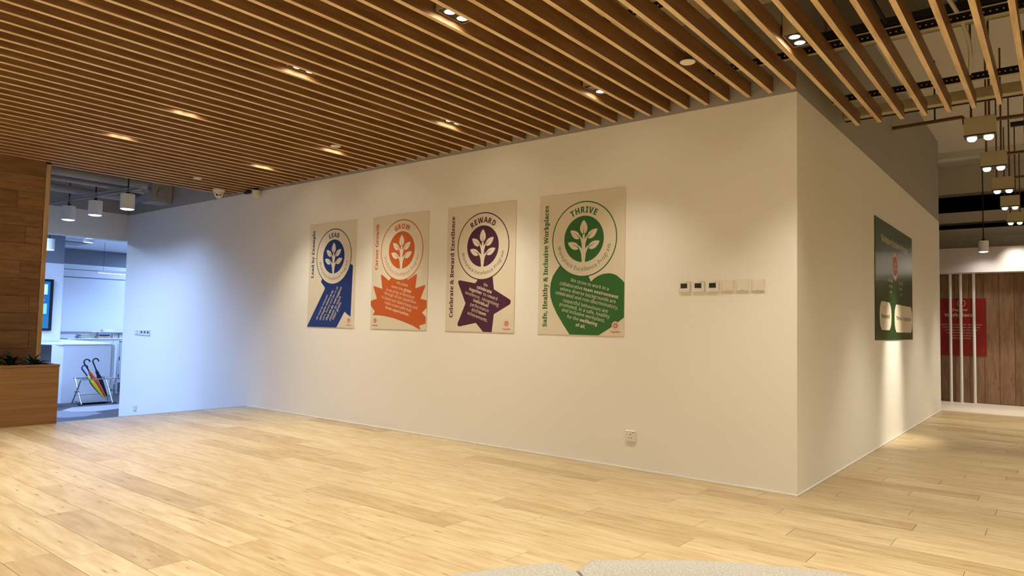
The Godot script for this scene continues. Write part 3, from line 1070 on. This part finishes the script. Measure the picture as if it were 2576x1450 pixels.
func sofa() -> void:
	var c := V(1.3534, 0, 4.385)
	var R := 0.655
	var t := thing("round_sofa", "light grey beige woollen tub sofa with a curved back at the bottom edge", "sofa", c)
	# cross-section of the back, (outward, up)
	var sec := []
	for q in [[-0.075, 0.34], [-0.078, 0.62], [-0.074, 0.68], [-0.062, 0.715], [-0.043, 0.738], [-0.018, 0.749], [0.008, 0.7495], [0.032, 0.742], [0.050, 0.726], [0.062, 0.70], [0.066, 0.66], [0.064, 0.20], [0.055, 0.12]]:
		sec.append(Vector2(q[0], q[1]))
	var seam := atan2(3.963 - c.z, 0.822 - c.x)      # where the two back cushions meet
	for piece in [[seam + 0.004, seam + 1.55, 0], [seam - 1.75, seam - 0.004, 1]]:
		var g := G.new()
		var n := 40
		var a0: float = piece[0]
		var a1: float = piece[1]
		var pts := []
		var nr := []
		for i in n + 1:
			var a := lerpf(a0, a1, float(i) / n)
			var edge := minf(absf(a - a0), absf(a - a1)) * R
			var pinch := 0.014 * exp(-pow(edge / 0.012, 2.0))
			var d := V(cos(a), 0, sin(a))
			var row := []
			var nrow := []
			for k in sec.size():
				var s: Vector2 = sec[k]
				var e: Vector2 = (sec[mini(k + 1, sec.size() - 1)] as Vector2) - (sec[maxi(k - 1, 0)] as Vector2)
				var m := Vector2(-e.y, e.x).normalized()
				row.append(d * (R + s.x - m.x * pinch) + Vector3.UP * (s.y - m.y * pinch))
				nrow.append((d * m.x + Vector3.UP * m.y).normalized())
			pts.append(row)
			nr.append(nrow)
		for i in n:
			for k in sec.size() - 1:
				g.tri(pts[i][k], pts[i + 1][k], pts[i + 1][k + 1], nr[i][k], nr[i + 1][k], nr[i + 1][k + 1])
				g.tri(pts[i][k], pts[i + 1][k + 1], pts[i][k + 1], nr[i][k], nr[i + 1][k + 1], nr[i][k + 1])
		for e in [0, n]:
			var mid := Vector3.ZERO
			for w in pts[e]: mid += w
			mid /= sec.size()
			var d2: Vector3 = (pts[e][0] - pts[n / 2][0]).normalized()
			for k in sec.size():
				g.tri(mid, pts[e][k], pts[e][(k + 1) % sec.size()], d2, d2, d2)
		part("back_cushion", g, M.fabric, t)
	part("seat", G.new().lathe([Vector2(0.0, 0.40), Vector2(0.50, 0.395), Vector2(0.56, 0.37), Vector2(0.57, 0.33), Vector2(0.57, 0.14), Vector2(0, 0.14)], 48), M.fabric, t)
	part("plinth", G.new().lathe([Vector2(0, 0.14), Vector2(0.60, 0.14), Vector2(0.60, 0.0), Vector2(0, 0.0)], 48), M.black, t)


# ---------------------------------------------------------------- office
func office_shell() -> void:
	var f := struct("floor_001", bx(-18, LOW - 0.1, -8, -6.75, LOW, 8), M.carpet, "grey blue carpet of the lower office with pale zigzag bands")
	for q in [[[-12.33, 0.18, -12.68, -0.10, -12.64, -1.10, -12.04, -0.75, -11.85, -0.18, -12.03, 0.12], M.carpet_light], [[-12.31, 0.25, -11.54, 0.62, -11.33, 0.45, -11.30, 0.18, -11.54, -0.17, -11.79, -0.15, -12.01, 0.13, -12.31, 0.19], M.carpet_mid], [[-12.30, 0.27, -12.75, 0.85, -11.9, 1.3, -11.52, 0.66], M.carpet_light]]:
		var a: Array = q[0]
		var p := PackedVector2Array()
		for i in range(0, a.size(), 2):
			p.append(Vector2(a[i], -a[i + 1]))
		part("carpet_band", G.new().prism(p, 0.0, 0.002, Transform3D(Basis(Vector3.RIGHT, -PI / 2.0), V(0, LOW, 0))), q[1], f)
	# lintel wall over the opening: white below, grey above
	var l := struct("wall_passage", bx(-10.67, 2.33, 0.0, -10.47, WALL_H + 0.005, 8, 0.001), M.wall, "white lintel over the opening to the office")
	part("upper_band", bx(-10.67, WALL_H + 0.005, 0.0, -10.475, SLAB_Y, 8), M.wall_grey, l)
	part("jamb", bx(-10.67, LOW, 3.2, -10.47, 2.33, 8), M.wall, l)
	var w := struct("wall_west", bx(-18.2, LOW, -8, -17.5, 2.36, 8), M.office_white, "white back wall of the office")
	part("upper_band", bx(-18.2, 2.36, -8, -17.502, SLAB_Y, 8), M.office_grey, w)
	part("groove", bx(-17.5, 2.035, -3.2, -17.492, 2.055, -1.0), M.office_grey, w)
	part("groove", bx(-17.5, 2.225, -3.2, -17.492, 2.240, -1.0), M.office_grey, w)
	struct("wall_office", bx(-18, LOW, -8.2, -10.47, SLAB_Y, -8), M.office_white, "white side wall of the office, out of sight")
	var n := struct("wall_screen", bx(-16.2, LOW, -0.46, -14.5, 2.15, 8), M.office_white, "white wall that carries the television")
	part("upper_band", bx(-16.2, 2.15, -0.458, -14.502, SLAB_Y, 8), M.office_grey, n)
	struct("ceiling_002", bx(-17.5, 2.74, -8, -10.67, 2.80, 8), M.office_white, "low white ceiling of the office")
	# unseen ceiling panels, added to brighten the office
	for q in [[-12.2, 1.2], [-12.2, 3.0], [-16.4, -3.5], [-13.6, 1.6], [-15.0, -3.1], [-13.4, -3.2]]:
		var t := thing("added_panel_light", "added flat square fill light out of sight above the lintel", "ceiling light", V(q[0], 2.735, q[1]), 0.0, "added square office fill lights")
		part("frame", bx(-0.31, -0.006, -0.31, 0.31, 0.005, 0.31, 0.002), M.white, t)
		part("lamp_panel", bx(-0.28, -0.010, -0.28, 0.28, -0.006, 0.28), glow(Color(0.88, 0.94, 1.0), 2.0), t)
		var al := AreaLight3D.new()
		al.name = "area_light"
		t.add_child(al, true)
		al.position = V(0, -0.014, 0)
		al.rotation = V(-PI / 2.0, 0, 0)
		al.area_size = Vector2(0.56, 0.56)
		al.light_energy = 7.5
		al.light_color = COOL
		al.shadow_enabled = true


func office_ceiling() -> void:
	# round ducts over the gap between platform and office
	single("air_duct_pipe", G.new().tube([V(-8.6, 2.945, 0.55), V(-8.6, 2.945, 6)], 0.055, 18), M.pipe, "grey round pipe nearest the slats, over the office step", "pipe")
	single("air_duct_pipe", G.new().tube([V(-8.68, 2.86, 0.55), V(-8.68, 2.86, 6)], 0.03, 14), M.pipe, "thin grey pipe slung under the nearest round pipe", "pipe")
	single("air_duct_pipe", G.new().tube([V(-9.6, 2.89, 0.35), V(-9.6, 2.89, 6)], 0.055, 18), M.pipe, "thick grey pipe running in front of the office lintel", "pipe")
	single("air_duct_pipe", G.new().tube([V(-10.3, 2.96, 0.02), V(-9.25, 3.0, 0.12)], 0.06, 14), M.pipe, "short grey pipe entering the boxed beam by the wall", "pipe")
	single("air_duct_pipe", G.new().tube([V(-8.7, 2.95, 0.62), V(-9.3, 2.97, 0.15)], 0.04, 12), M.pipe, "slanting grey pipe end beside the boxed beam", "pipe")
	var b := single("boxed_beam", bx(-9.34, 2.80, 0.002, -9.0, 3.6, 0.30, 0.004), M.wall_grey, "grey boxed beam end on the wall above the white paint", "beam")
	part("end_cap", G.new().lathe([Vector2(0, 0), Vector2(0.07, 0), Vector2(0.07, 0.04), Vector2(0, 0.04)], 20, Transform3D(Basis(Vector3.BACK, -PI / 2.0), V(-9.0, 2.92, 0.16))), M.pipe, b)
	# lamp track with the white cylinders
	var tr := thing("lamp_track", "grey track that carries the white cylinder lamps", "track", Vector3.ZERO)
	part("rail", G.new().tube([V(-8.0, 2.775, 0.865), V(-10.4, 2.775, 1.125)], 0.016, 8), M.pipe, tr)
	part("rail_top", G.new().tube([V(-8.0, 2.815, 0.865), V(-10.4, 2.815, 1.125)], 0.010, 8), M.pipe, tr)
	for x in [-8.33, -9.15, -9.87]:
		part("rod", G.new().tube([V(x, 2.815, 0.9 + (-8.33 - x) * 0.11), V(x, SLAB_Y, 0.9 + (-8.33 - x) * 0.11)], 0.007, 6), M.dark_metal, tr)
	var i := 0
	for q in [[-8.33, 2.535, 0.90, "white cylinder lamp nearest the slats, rightmost on the track"], [-9.15, 2.51, 0.985, "white cylinder lamp in the middle of the track"], [-9.87, 2.49, 1.07, "white cylinder lamp farthest along the track, before the lintel"], [-9.0, 2.51, 3.2, "added cylinder fill lamp hidden behind the wooden column"], [-8.7, 2.51, 2.2, "added cylinder fill lamp just left of the track, behind the wooden column"], [-8.6, 2.51, 5.4, "added cylinder fill lamp far behind the wooden column, out of view"], [-9.9, 2.51, 2.6, "added cylinder fill lamp left of the track end, hidden by the wooden column"], [-9.9, 2.51, 4.4, "added cylinder fill lamp by the passage wall, hidden by the wooden column"], [-8.2, 2.51, 4.2, "added cylinder fill lamp beside the column's back, out of view"]]:
		cylinder_lamp(V(q[0], q[1], q[2]), q[3], "white cylinder lamps over the office step", 3.4 if q[2] < 2.0 else 12.0, COOL, 0.087, 0.20, 0.255)  # those behind the column are unseen, added for cool fill on the wall
		i += 1
	cylinder_lamp(V(-13.0, 2.29, 0.30), "white cylinder lamp inside the office, half behind the column", "white cylinder lamps in the office", 3.0, COOL, 0.087, 0.20, 0.45)
	for q in [[-13.3, -0.45, "flat round office ceiling lamp nearer the counter, lower of two"], [-12.3, -0.12, "flat round office ceiling lamp just under the lintel, upper of two"]]:
		var t := thing("round_lamp", q[2], "ceiling light", V(q[0], 2.52 if q[0] < -13 else 2.50, q[1]), 0.0, "round office ceiling lamps")
		part("body", G.new().lathe([Vector2(0, 0.21), Vector2(0.085, 0.21), Vector2(0.09, 0.0), Vector2(0.08, 0.0)], 28), M.office_white, t)
		part("lamp", G.new().lathe([Vector2(0, 0), Vector2(0.08, 0.001), Vector2(0.08, 0.004), Vector2(0, 0.004)], 28), M.cool_lens, t)
		spot(V(0, -0.006, 0), Vector3.DOWN, 55.0, 0.6, 2.5, COOL, 0.07, t)
	# linear pendant
	var p := thing("linear_pendant", "white linear pendant lamp hung on a thin wire in the office", "pendant lamp", V(-15.2, 2.055, -1.37))
	part("body", bx(-0.03, 0.006, -0.95, 0.03, 0.07, 0, 0.003), M.office_white, p)
	part("lamp", bx(-0.026, 0, -0.945, 0.026, 0.006, -0.005), M.cool_lens, p)
	var pl := AreaLight3D.new()
	pl.name = "area_light"
	p.add_child(pl, true)
	pl.position = V(0, -0.004, -0.475)
	pl.rotation = V(-PI / 2.0, 0, 0)
	pl.area_size = Vector2(0.05, 0.93)
	pl.light_energy = 5.0
	pl.light_color = COOL
	pl.shadow_enabled = true
	part("wire", G.new().tube([V(0, 0.07, -0.10), V(0, 0.68, -0.10)], 0.003, 5), M.dark_metal, p)
	# ceiling cassettes
	for q in [[-15.4, -0.75, "grey ceiling cassette left of the office pendant"], [-15.9, -2.9, "grey ceiling cassette right of the office pendant"]]:
		var t := thing("ceiling_cassette", q[2], "air conditioner", V(q[0], 2.66, q[1]))
		part("body", bx(-0.42, 0.02, -0.42, 0.42, 0.08, 0.42, 0.01), M.office_white, t)
		part("grille", bx(-0.25, 0.008, -0.25, 0.25, 0.02, 0.25, 0.004), M.office_grey, t)
		part("skirt", bx(-0.36, 0.0, -0.36, 0.36, 0.008, 0.36, 0.003), M.pipe, t)
	single("office_pipe", G.new().tube([V(-15.6, 2.50, -2.25), V(-15.6, 2.50, -3.6)], 0.10, 18), M.pipe, "fat white wrapped pipe under the office ceiling at the wall end", "pipe")
	single("pipe_hanger", bx(-15.62, 2.42, -2.33, -15.58, 2.74, -2.31), M.dark_metal, "dark hanger strap of the fat white office pipe", "hanger")


func cylinder_lamp(at: Vector3, label: String, group: String, energy: float, color: Color, r := 0.087, h := 0.20, rod := 0.08) -> void:
	var t := thing("cylinder_lamp", label, "lamp", at, 0.0, group)
	part("shade", G.new().lathe([Vector2(r - 0.008, 0.003), Vector2(r - 0.006, 0), Vector2(r - 0.001, 0), Vector2(r, 0.003), Vector2(r, h - 0.003), Vector2(r - 0.003, h), Vector2(0, h)], 32), M.white, t)
	part("lamp", G.new().lathe([Vector2(0, -0.012), Vector2(r * 0.6, -0.010), Vector2(r - 0.010, -0.004), Vector2(r - 0.0075, 0.003), Vector2(0, 0.006)], 32), M.cool_lens, t)
	part("bracket", G.new().lathe([Vector2(0.025, h), Vector2(0.02, h + 0.03), Vector2(0.008, h + 0.034), Vector2(0.008, h + rod)], 14), M.dark_metal, t)
	spot(V(0, -0.016, 0), Vector3.DOWN, 80.0, 1.0, energy, color, 0.075, t)


func umbrella(foot: Vector3, grip: Vector3, mats: Array, handle_mat: Material, label: String, open := 1.0) -> void:
	var d := (grip - foot)
	var ln := d.length()
	d = d.normalized()
	var t := thing("umbrella", label, "umbrella", foot, 0.0, "umbrellas in the folding stand")
	var side := d.cross(Vector3.RIGHT).normalized()
	var bs := Basis(d.cross(side).normalized() * -1.0, d, side).orthonormalized()
	var tf := Transform3D(bs, Vector3.ZERO)
	var s := ln / 0.95
	for k in 8:
		var prof := [Vector2(0.010, 0.05), Vector2(0.020, 0.10), Vector2(0.036 * open, 0.26), Vector2(0.048 * open, 0.42), Vector2(0.046 * open, 0.52), Vector2(0.030, 0.58), Vector2(0.034, 0.62), Vector2(0.022, 0.68), Vector2(0.012, 0.70)]
		var pr := []
		for q in prof: pr.append(q * s)
		part("canopy_panel", G.new().lathe(pr, 3, tf, TAU * k / 8, TAU * (k + 1) / 8 + 0.03, true), mats[k % mats.size()], t)
	part("tip", G.new().tube([Vector3.ZERO, d * 0.06 * s], 0.006, 8), M.steel, t)
	var pts := []
	pts.append(d * 0.69 * s)
	pts.append(d * 0.86 * s)
	var hz := V(0, 0, -1)
	hz = (hz - d * hz.dot(d)).normalized()
	for i in 10:
		var a := PI * i / 9.0
		pts.append(d * (0.88 * s + 0.05 * sin(a)) + hz * (0.05 - 0.05 * cos(a)))
	pts.append(d * 0.85 * s + hz * 0.1)
	part("handle", G.new().tube(pts, 0.0125, 10), handle_mat, t)


func office_things() -> void:
	# counter
	var c := thing("reception_counter", "white L-shaped office counter behind the umbrellas", "counter", Vector3.ZERO)
	var y1 := 0.562
	part("front_panel", bx(-13.52, LOW, -1.03, -13.46, y1 - 0.02, -0.18, 0.002), M.office_white, c)
	var tf := Transform3D(Basis(Vector3.RIGHT, -PI / 2.0), V(0, 0, 0))
	part("end_panel", G.new().prism(poly([-13.465, 0.18, -13.52, 0.18, -13.62, 0.06, -13.60, 0.03]), LOW, y1 - 0.02, tf), M.office_white, c)
	part("countertop", G.new().prism(poly([-13.45, 0.16, -13.45, 1.04, -14.1, 1.14, -15.6, 1.19, -16.45, 1.18, -16.5, 0.52, -14.44, 0.52, -14.44, -0.35, -14.2, -0.35, -13.66, -0.02, -13.55, 0.08]), y1 - 0.02, y1, tf), M.office_white, c)
	part("side_panel", bx(-14.4, LOW, -1.12, -13.52, y1 - 0.02, -1.06, 0.002), M.office_white, c)
	part("rear_leg", bx(-14.44, LOW, -0.45, -14.38, y1 - 0.02, 0.3, 0.002), M.office_white, c)
	# dark things under the counter
	var m := thing("desk_monitor", "dark back of a screen under the office counter", "monitor", V(-14.1, 0.18, 0.25))
	part("back_shell", bx(-0.03, 0.0, -0.22, 0.03, 0.33, 0.3, 0.01), M.black, m)
	part("foot", bx(-0.08, -0.03, -0.05, 0.08, 0.0, 0.15, 0.005), M.dark_metal, m)
	part("stand_box", bx(-0.2, -0.74, -0.1, 0.2, -0.03, 0.3, 0.01), M.office_grey, m)
	var s := thing("stool", "grey cushioned stool with bent wooden legs by the counter", "stool", V(-13.75, LOW, 0.72))
	part("cushion", G.new().lathe([Vector2(0, 0.80), Vector2(0.17, 0.80), Vector2(0.2, 0.78), Vector2(0.2, 0.74), Vector2(0.16, 0.71), Vector2(0, 0.70)], 28), M.grey_felt, s)
	for a in [0.6, 2.2, 3.8, 5.3]:
		var d := V(cos(a), 0, sin(a))
		part("leg", G.new().tube([d * 0.05 + V(0, 0.70, 0), d * 0.15 + V(0, 0.69, 0), d * 0.18 + V(0, 0.63, 0), d * 0.2], 0.014, 8), M.walnut[0], s)
	single("blue_folder", bx(-13.0, 0.12, 0.16, -12.85, 0.155, 0.34, 0.004), M.light_blue, "light blue folder lying just behind the planter", "folder")
	single("side_table", bx(-13.1, LOW, 0.14, -12.75, 0.12, 0.6, 0.004), M.office_white, "low white table between planter and counter", "table")
	# umbrella stand
	var u := thing("umbrella_stand", "folding chrome umbrella stand with crossed legs", "umbrella stand", V(-13.1, LOW, -0.615))
	var zl := 0.30
	for e in [-1, 1]:
		part("leg", G.new().tube([V(0.19, 0.475, e * zl), V(-0.19, 0.01, e * zl)], 0.014, 8), M.chrome, u)
		part("leg", G.new().tube([V(-0.19, 0.475, e * (zl - 0.03)), V(0.19, 0.01, e * (zl - 0.03))], 0.014, 8), M.chrome, u)
		part("foot", bx(0.15, 0, e * zl - 0.03, 0.23, 0.02, e * zl + 0.03, 0.004), M.black, u)
		part("pivot", G.new().tube([V(0, 0.242, e * zl - 0.03), V(0, 0.242, e * zl + 0.03)], 0.018, 10), M.steel, u)
	part("rail", G.new().tube([V(0.19, 0.475, -zl - 0.1), V(0.19, 0.475, zl)], 0.012, 8), M.chrome, u)
	part("rail", G.new().tube([V(-0.19, 0.475, -zl), V(-0.19, 0.475, zl)], 0.012, 8), M.chrome, u)
	part("drip_tray", bx(-0.15, 0.035, -zl + 0.03, 0.17, 0.06, zl - 0.03, 0.006), M.chrome, u)
	part("cross_wire", G.new().tube([V(-0.12, 0.16, -zl), V(-0.12, 0.16, zl)], 0.006, 6), M.steel, u)
	umbrella(V(-13.02, -0.495, -0.79), V(-13.10, 0.14, -0.36), [M.yellow, M.yellow, M.navy, M.yellow], M.blue_handle, "yellow and navy umbrella with a blue crook handle")
	umbrella(V(-13.09, -0.495, -0.845), V(-13.12, 0.26, -0.395), [M.orange, M.white, M.maroon, M.orange], M.black, "orange, white and maroon umbrella with a dark crook handle")
	umbrella(V(-13.18, -0.495, -0.90), V(-13.20, 0.275, -0.585), [M.navy, M.navy, M.black], M.navy, "dark navy umbrella, rightmost in the stand")
	# television
	var tv := thing("television", "wall television with a blue picture beside the wooden column", "television", V(-14.495, 0.79, -0.28))
	part("casing", bx(0, 0, 0, 0.05, 1.03, 1.83, 0.006), M.black, tv)
	var img := Image.create(128, 72, false, Image.FORMAT_RGB8)
	img.fill(Color(0.10, 0.45, 0.80))
	for k in 30:
		var col: Color = [Color(0.75, 0.97, 0.98), Color(0.45, 0.88, 0.98), Color(0.03, 0.20, 0.42), Color(0.65, 0.78, 0.98)][k % 4]
		img.fill_rect(Rect2i(rng.randi() % 120, 2 + rng.randi() % 40, 4 + rng.randi() % 14, 2 + rng.randi() % 8), col)
	img.fill_rect(Rect2i(3, 4, 7, 16), Color(0.80, 0.98, 0.98))
	img.fill_rect(Rect2i(3, 34, 8, 16), Color(0.55, 0.93, 0.98))
	img.fill_rect(Rect2i(0, 52, 128, 20), Color(0.16, 0.50, 0.80))
	var sm := mat(Color(0.02, 0.02, 0.02), 0.2)
	sm.emission_enabled = true
	sm.emission_texture = ImageTexture.create_from_image(img)
	sm.emission = Color.BLACK
	sm.emission_energy_multiplier = 1.0
	var g := G.new()
	g.quad(V(0.051, 0.05, 0.06), V(0.051, 0.98, 0.06), V(0.051, 0.98, 1.77), V(0.051, 0.05, 1.77), Vector3.RIGHT, Vector2(0, 1), Vector2(0, 0), Vector2(1, 0), Vector2(1, 1))
	part("screen", g, sm, tv)
	# back of the office
	var wb := thing("whiteboard", "large white writing board on the office back wall", "whiteboard", V(-17.49, 0.715, -3.4))
	part("panel", bx(0, 0, 0, 0.02, 1.31, 1.98, 0.003), M.office_white, wb)
	part("tray", bx(0, -0.02, 0, 0.06, 0.0, 1.98, 0.003), M.pipe, wb)
	var cab := thing("low_cabinet", "long low white cabinet under the whiteboard", "cabinet", V(-17.48, LOW, -3.4))
	part("body", bx(0.02, 0, 0, 0.62, 1.10, 2.0, 0.003), M.office_white, cab)
	part("top", bx(0, 1.10, 0, 0.65, 1.125, 2.0, 0.003), M.office_white, cab)
	for k in 4:
		part("door", bx(0.62, 0.06, 0.01 + 0.5 * k, 0.638, 1.08, 0.49 + 0.5 * k, 0.002), M.office_white, cab)
	var ps := thing("paper_stack", "untidy stack of papers on the low white cabinet", "papers", V(-17.05, 0.566, -1.86))
	for k in 7:
		var a := rng.randf_range(-0.12, 0.12)
		part("sheaf", G.new().box(V(-0.12, 0.0, -0.17), V(0.12, 0.013, 0.17), 0.001, Transform3D(Basis(Vector3.UP, a), V(rng.randf_range(-0.01, 0.01), k * 0.014, rng.randf_range(-0.03, 0.03)))), [M.paper, M.plate, M.office_grey][k % 3], ps)
	var bxn := thing("file_box", "pale blue-white file box with a dark label on the cabinet", "box", V(-17.05, 0.566, -2.24))
	part("body", bx(-0.1, 0, -0.13, 0.1, 0.15, 0.13, 0.004), M.office_white, bxn)
	part("label_band", bx(0.1, 0.055, -0.12, 0.102, 0.085, 0.12), M.blue_handle, bxn)
	part("base_band", bx(0.1, 0.01, -0.12, 0.102, 0.05, 0.12), M.edge_wood, bxn)
	single("carton", bx(-17.18, 0.566, -2.105, -16.98, 0.65, -2.07, 0.003), M.edge_wood, "small tan carton between papers and file box", "box")
	for k in 8:
		var w: float = [0.030, 0.024, 0.035, 0.02, 0.03, 0.026, 0.034, 0.024][k]
		var h: float = [0.125, 0.13, 0.12, 0.128, 0.115, 0.13, 0.124, 0.13][k]
		var bk := thing("book", ["first", "second", "third", "fourth", "fifth", "sixth", "seventh", "eighth"][k] + " pale binder from the file box on the office cabinet", "binder", V(-17.05, 0.566, -2.46 - 0.037 * k), 0.0, "pale binders in a row")
		part("cover", bx(-0.09, 0, -w / 2, 0.09, h, w / 2, 0.002), [M.paper, M.office_white, M.plate, M.pipe, M.paper, M.office_white, M.light_blue, M.paper][k], bk)
	single("glass_ledge", bx(-17.10, 0.715, -3.2, -16.85, 0.727, -1.92, 0.002), M.office_white, "thin white shelf ledge above papers and binders", "shelf")
	single("letter_tray", bx(-17.05, 0.728, -2.42, -16.88, 0.785, -2.18, 0.006), M.office_white, "white letter tray on the thin shelf ledge", "tray")
	# tall cabinet door at the counter end
	var dr := thing("cabinet_door", "tall pale blue cabinet door standing open past the counter", "door", V(-14.6, LOW, -1.64))
	part("panel", bx(-0.02, 0.24, -0.22, 0.0, 1.10, 0.0, 0.002), M.office_white, dr)
	part("post", bx(-0.04, 0.0, 0.01, 0.02, 1.10, 0.03, 0.002), M.office_white, dr)
	part("hinge", bx(0.0, 0.72, -0.01, 0.012, 0.80, 0.012), M.dark_metal, dr)
	part("hinge", bx(0.0, 0.32, -0.01, 0.012, 0.42, 0.012), M.dark_metal, dr)
	single("dark_locker", bx(-15.4, LOW, -2.35, -14.95, 0.55, -1.95, 0.004), M.office_grey, "slim slate grey locker glimpsed beside the wall end", "locker")


# ---------------------------------------------------------------- beyond the return wall
func far_right() -> void:
	var f := struct("floor_002", bx(-4, LOW, -13, 6, 0.0, -6.97), M.tile, "pale stone floor beyond the wooden boards")
	var zb := -8.72
	var wl := struct("wall_far", bx(-4, 0, zb - 0.2, 6, 2.12, zb), M.dark_recess, "far wall panelled in upright brown boards")
	var x := -2.6
	while x < 3.4:
		part("board", G.new().box(V(0.0, 0.005, 0), V(0.196, 2.10, 0.016), 0.002, Transform3D(), Vector2(rng.randf(), rng.randf()), Vector2(0.4, 1.2)), M.walnut[rng.randi() % 4], wl, V(x, 0, zb))
		x += 0.2
	var fa := struct("trim_2", bx(-4, 2.10, -8.65, 6, 2.50, -8.35, 0.002), M.fascia, "white fascia above the panelled far wall")
	part("upper_beam", bx(-4, 2.50, -9.1, 6, 2.70, -8.6), M.wall_grey, fa)
	part("upper_beam", bx(-4, 2.72, -9.6, 6, 2.88, -8.9), M.slab, fa)
	part("upper_beam", bx(-4, 3.0, -9.3, 6, 3.18, -9.0), M.slab, fa)
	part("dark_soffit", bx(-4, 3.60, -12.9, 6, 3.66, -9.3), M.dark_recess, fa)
	part("upper_beam", bx(-4, 3.5, -9.3, 6, SLAB_Y, -9.0), M.slab, fa)
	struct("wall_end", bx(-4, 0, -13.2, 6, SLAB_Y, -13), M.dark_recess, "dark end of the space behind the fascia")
	struct("wall_end", bx(-4.2, LOW, -13, -4, SLAB_Y, -6.93), M.wall, "white wall closing the far passage on the left")
	single("ceiling_beam", bx(-4, 3.84, -7.9, 6, SLAB_Y, -7.7), M.slab, "shallow beam across the soffit past the return wall", "beam")
	var k := 0
	for px in [-0.055, 0.09, 0.27]:
		var lb: String = ["slim white pole touching the return wall's edge", "slim white pole in the middle of three before the red poster", "slim white pole farthest right before the red poster"][k]
		single("pole", G.new().tube([V(px, 0, -8.62), V(px, 2.10, -8.62)], 0.022, 14), M.white, lb, "pole", Vector3.ZERO, "white poles before the far wall")
		k += 1
	var t := thing("red_poster", "red poster on the far panelled wall behind the poles", "poster", V(-0.27, 0.76, zb + 0.017))
	part("board", bx(0, 0, 0, 0.70, 0.94, 0.006, 0.001), M.poster_red, t)
	var g := G.new()
	ring_g(g, Vector2(0.36, 0.86), 0.05, 0.058, 0.0063, 30)
	part("emblem", g, M.board, t)
	var st := surf()
	line_text(st, "Together", "serif bold", Vector2(0.23, 0.735), Vector2(0.45, 0.735), 0.0063)
	line_text(st, "Workplace", "sans bold", Vector2(0.12, 0.64), Vector2(0.52, 0.64), 0.0063)
	for i in 6:
		line_text(st, "celebrate together and grow", "sans", Vector2(0.06 + 0.03 * i, 0.50 - 0.045 * i), Vector2(0.64 - 0.03 * i, 0.50 - 0.045 * i), 0.0063, 0.016)
	text_part("text", st, M.board, t)
	# hanging twin lamps in a row
	var labs := ["hanging twin lamp box nearest the slat ends", "hanging twin lamp box second from the slats", "hanging twin lamp box third from the slats", "hanging twin lamp box fourth from the slats", "hanging twin lamp box farthest back at the picture's right edge"]
	for i in 5:
		var z := -1.75 - 1.6 * i
		var p := thing("hanging_lamp", labs[i], "lamp", V(0.91 - 0.014 * i, 2.68 + [0.0, 0.06, 0.10, 0.14, 0.14][i], z), 0.0, "hanging twin lamps beyond the slats")
		part("housing", bx(-0.105, 0.022, -0.06, 0.105, 0.165, 0.06, 0.003), M.beige_metal, p)
		part("face_plate", bx(-0.108, 0.012, -0.063, 0.108, 0.022, 0.063, 0.002), M.black, p)
		for s in [-1, 1]:
			part("lamp", G.new().lathe([Vector2(0, -0.022), Vector2(0.022, -0.018), Vector2(0.033, -0.004), Vector2(0.035, 0.012), Vector2(0, 0.012)], 20, Transform3D(Basis(), V(s * 0.056, 0, 0))), M.hang_lens, p)
			part("rod", G.new().tube([V(s * 0.06, 0.165, 0), V(s * 0.06, SLAB_Y - p.position.y + 0.005, 0)], 0.009, 6), M.brown_pipe, p)
			if i == 1:
				spot(V(s * 0.056, -0.026, 0), V(-0.44, -1, 0.03 * s), 17.0, 1.0, 6.5, WARM, 0.03, p)   # this pair is turned to the wall
			else:
				spot(V(s * 0.056, -0.026, 0), Vector3.DOWN, 34.0, 0.7, 1.8, WARM, 0.03, p)
	# unseen corridor lamps, added to light the return wall
	for q in [[2.6, -1.75], [2.6, -4.95], [2.6, -8.15], [4.3, -3.35], [4.3, -6.55], [4.3, -0.2]]:
		cylinder_lamp(V(q[0], 2.68, q[1]), "added fill lamp in the side corridor, right of the picture", "added corridor fill lamps out of view", 5.0, WARM, 0.087, 0.2, SLAB_Y - 2.68)
	for lx in [-5.0, -2.5, 0.0, 2.5, 5.0]:  # unseen lobby lamps, added as frontal fill
		for lz in [6.2, 7.4]:
			cylinder_lamp(V(lx, 2.68, lz), "added fill lamp in the lobby behind the viewer", "added lobby fill lamps out of view", 3.9, WARM, 0.087, 0.2, SLAB_Y - 2.68)
	for i in 3:
		var z := -2.0 - 1.6 * i
		single("track_rail", bx(0.80, 2.87 + 0.05 * i, z - 0.02, 3.0, 2.895 + 0.05 * i, z + 0.02, 0.003), M.brown_pipe, ["brown rail over the nearest hanging lamp box", "brown rail over the second hanging lamp box", "brown rail over the third hanging lamp box"][i], "rail")
	var sp := thing("sprinkler_pipe", "short brown sprinkler pipe turned down at its end", "pipe", Vector3.ZERO)
	part("pipe", G.new().tube([V(0.004, 3.3, -3.4), V(0.64, 3.3, -3.34), V(0.655, 3.28, -3.34), V(0.66, 3.22, -3.34)], 0.018, 10), M.brown_pipe, sp)
	part("hanger", G.new().tube([V(0.4, 3.31, -3.36), V(0.4, SLAB_Y, -3.36)], 0.009, 6), M.dark_metal, sp)
	var ph := thing("pipe_rack", "dark hanging pipe frame at the right picture edge", "rack", Vector3.ZERO)
	part("bar", bx(1.05, 3.05, -3.02, 1.9, 3.09, -2.98), M.dark_metal, ph)
	part("rod", bx(1.15, 2.85, -3.01, 1.17, SLAB_Y, -2.99), M.dark_metal, ph)
	cylinder_lamp(V(0.45, 2.40, -8.10), "white cylinder lamp in front of the far fascia", "", 0.6, Color(1.0, 0.97, 0.93), 0.068, 0.17, 1.54)
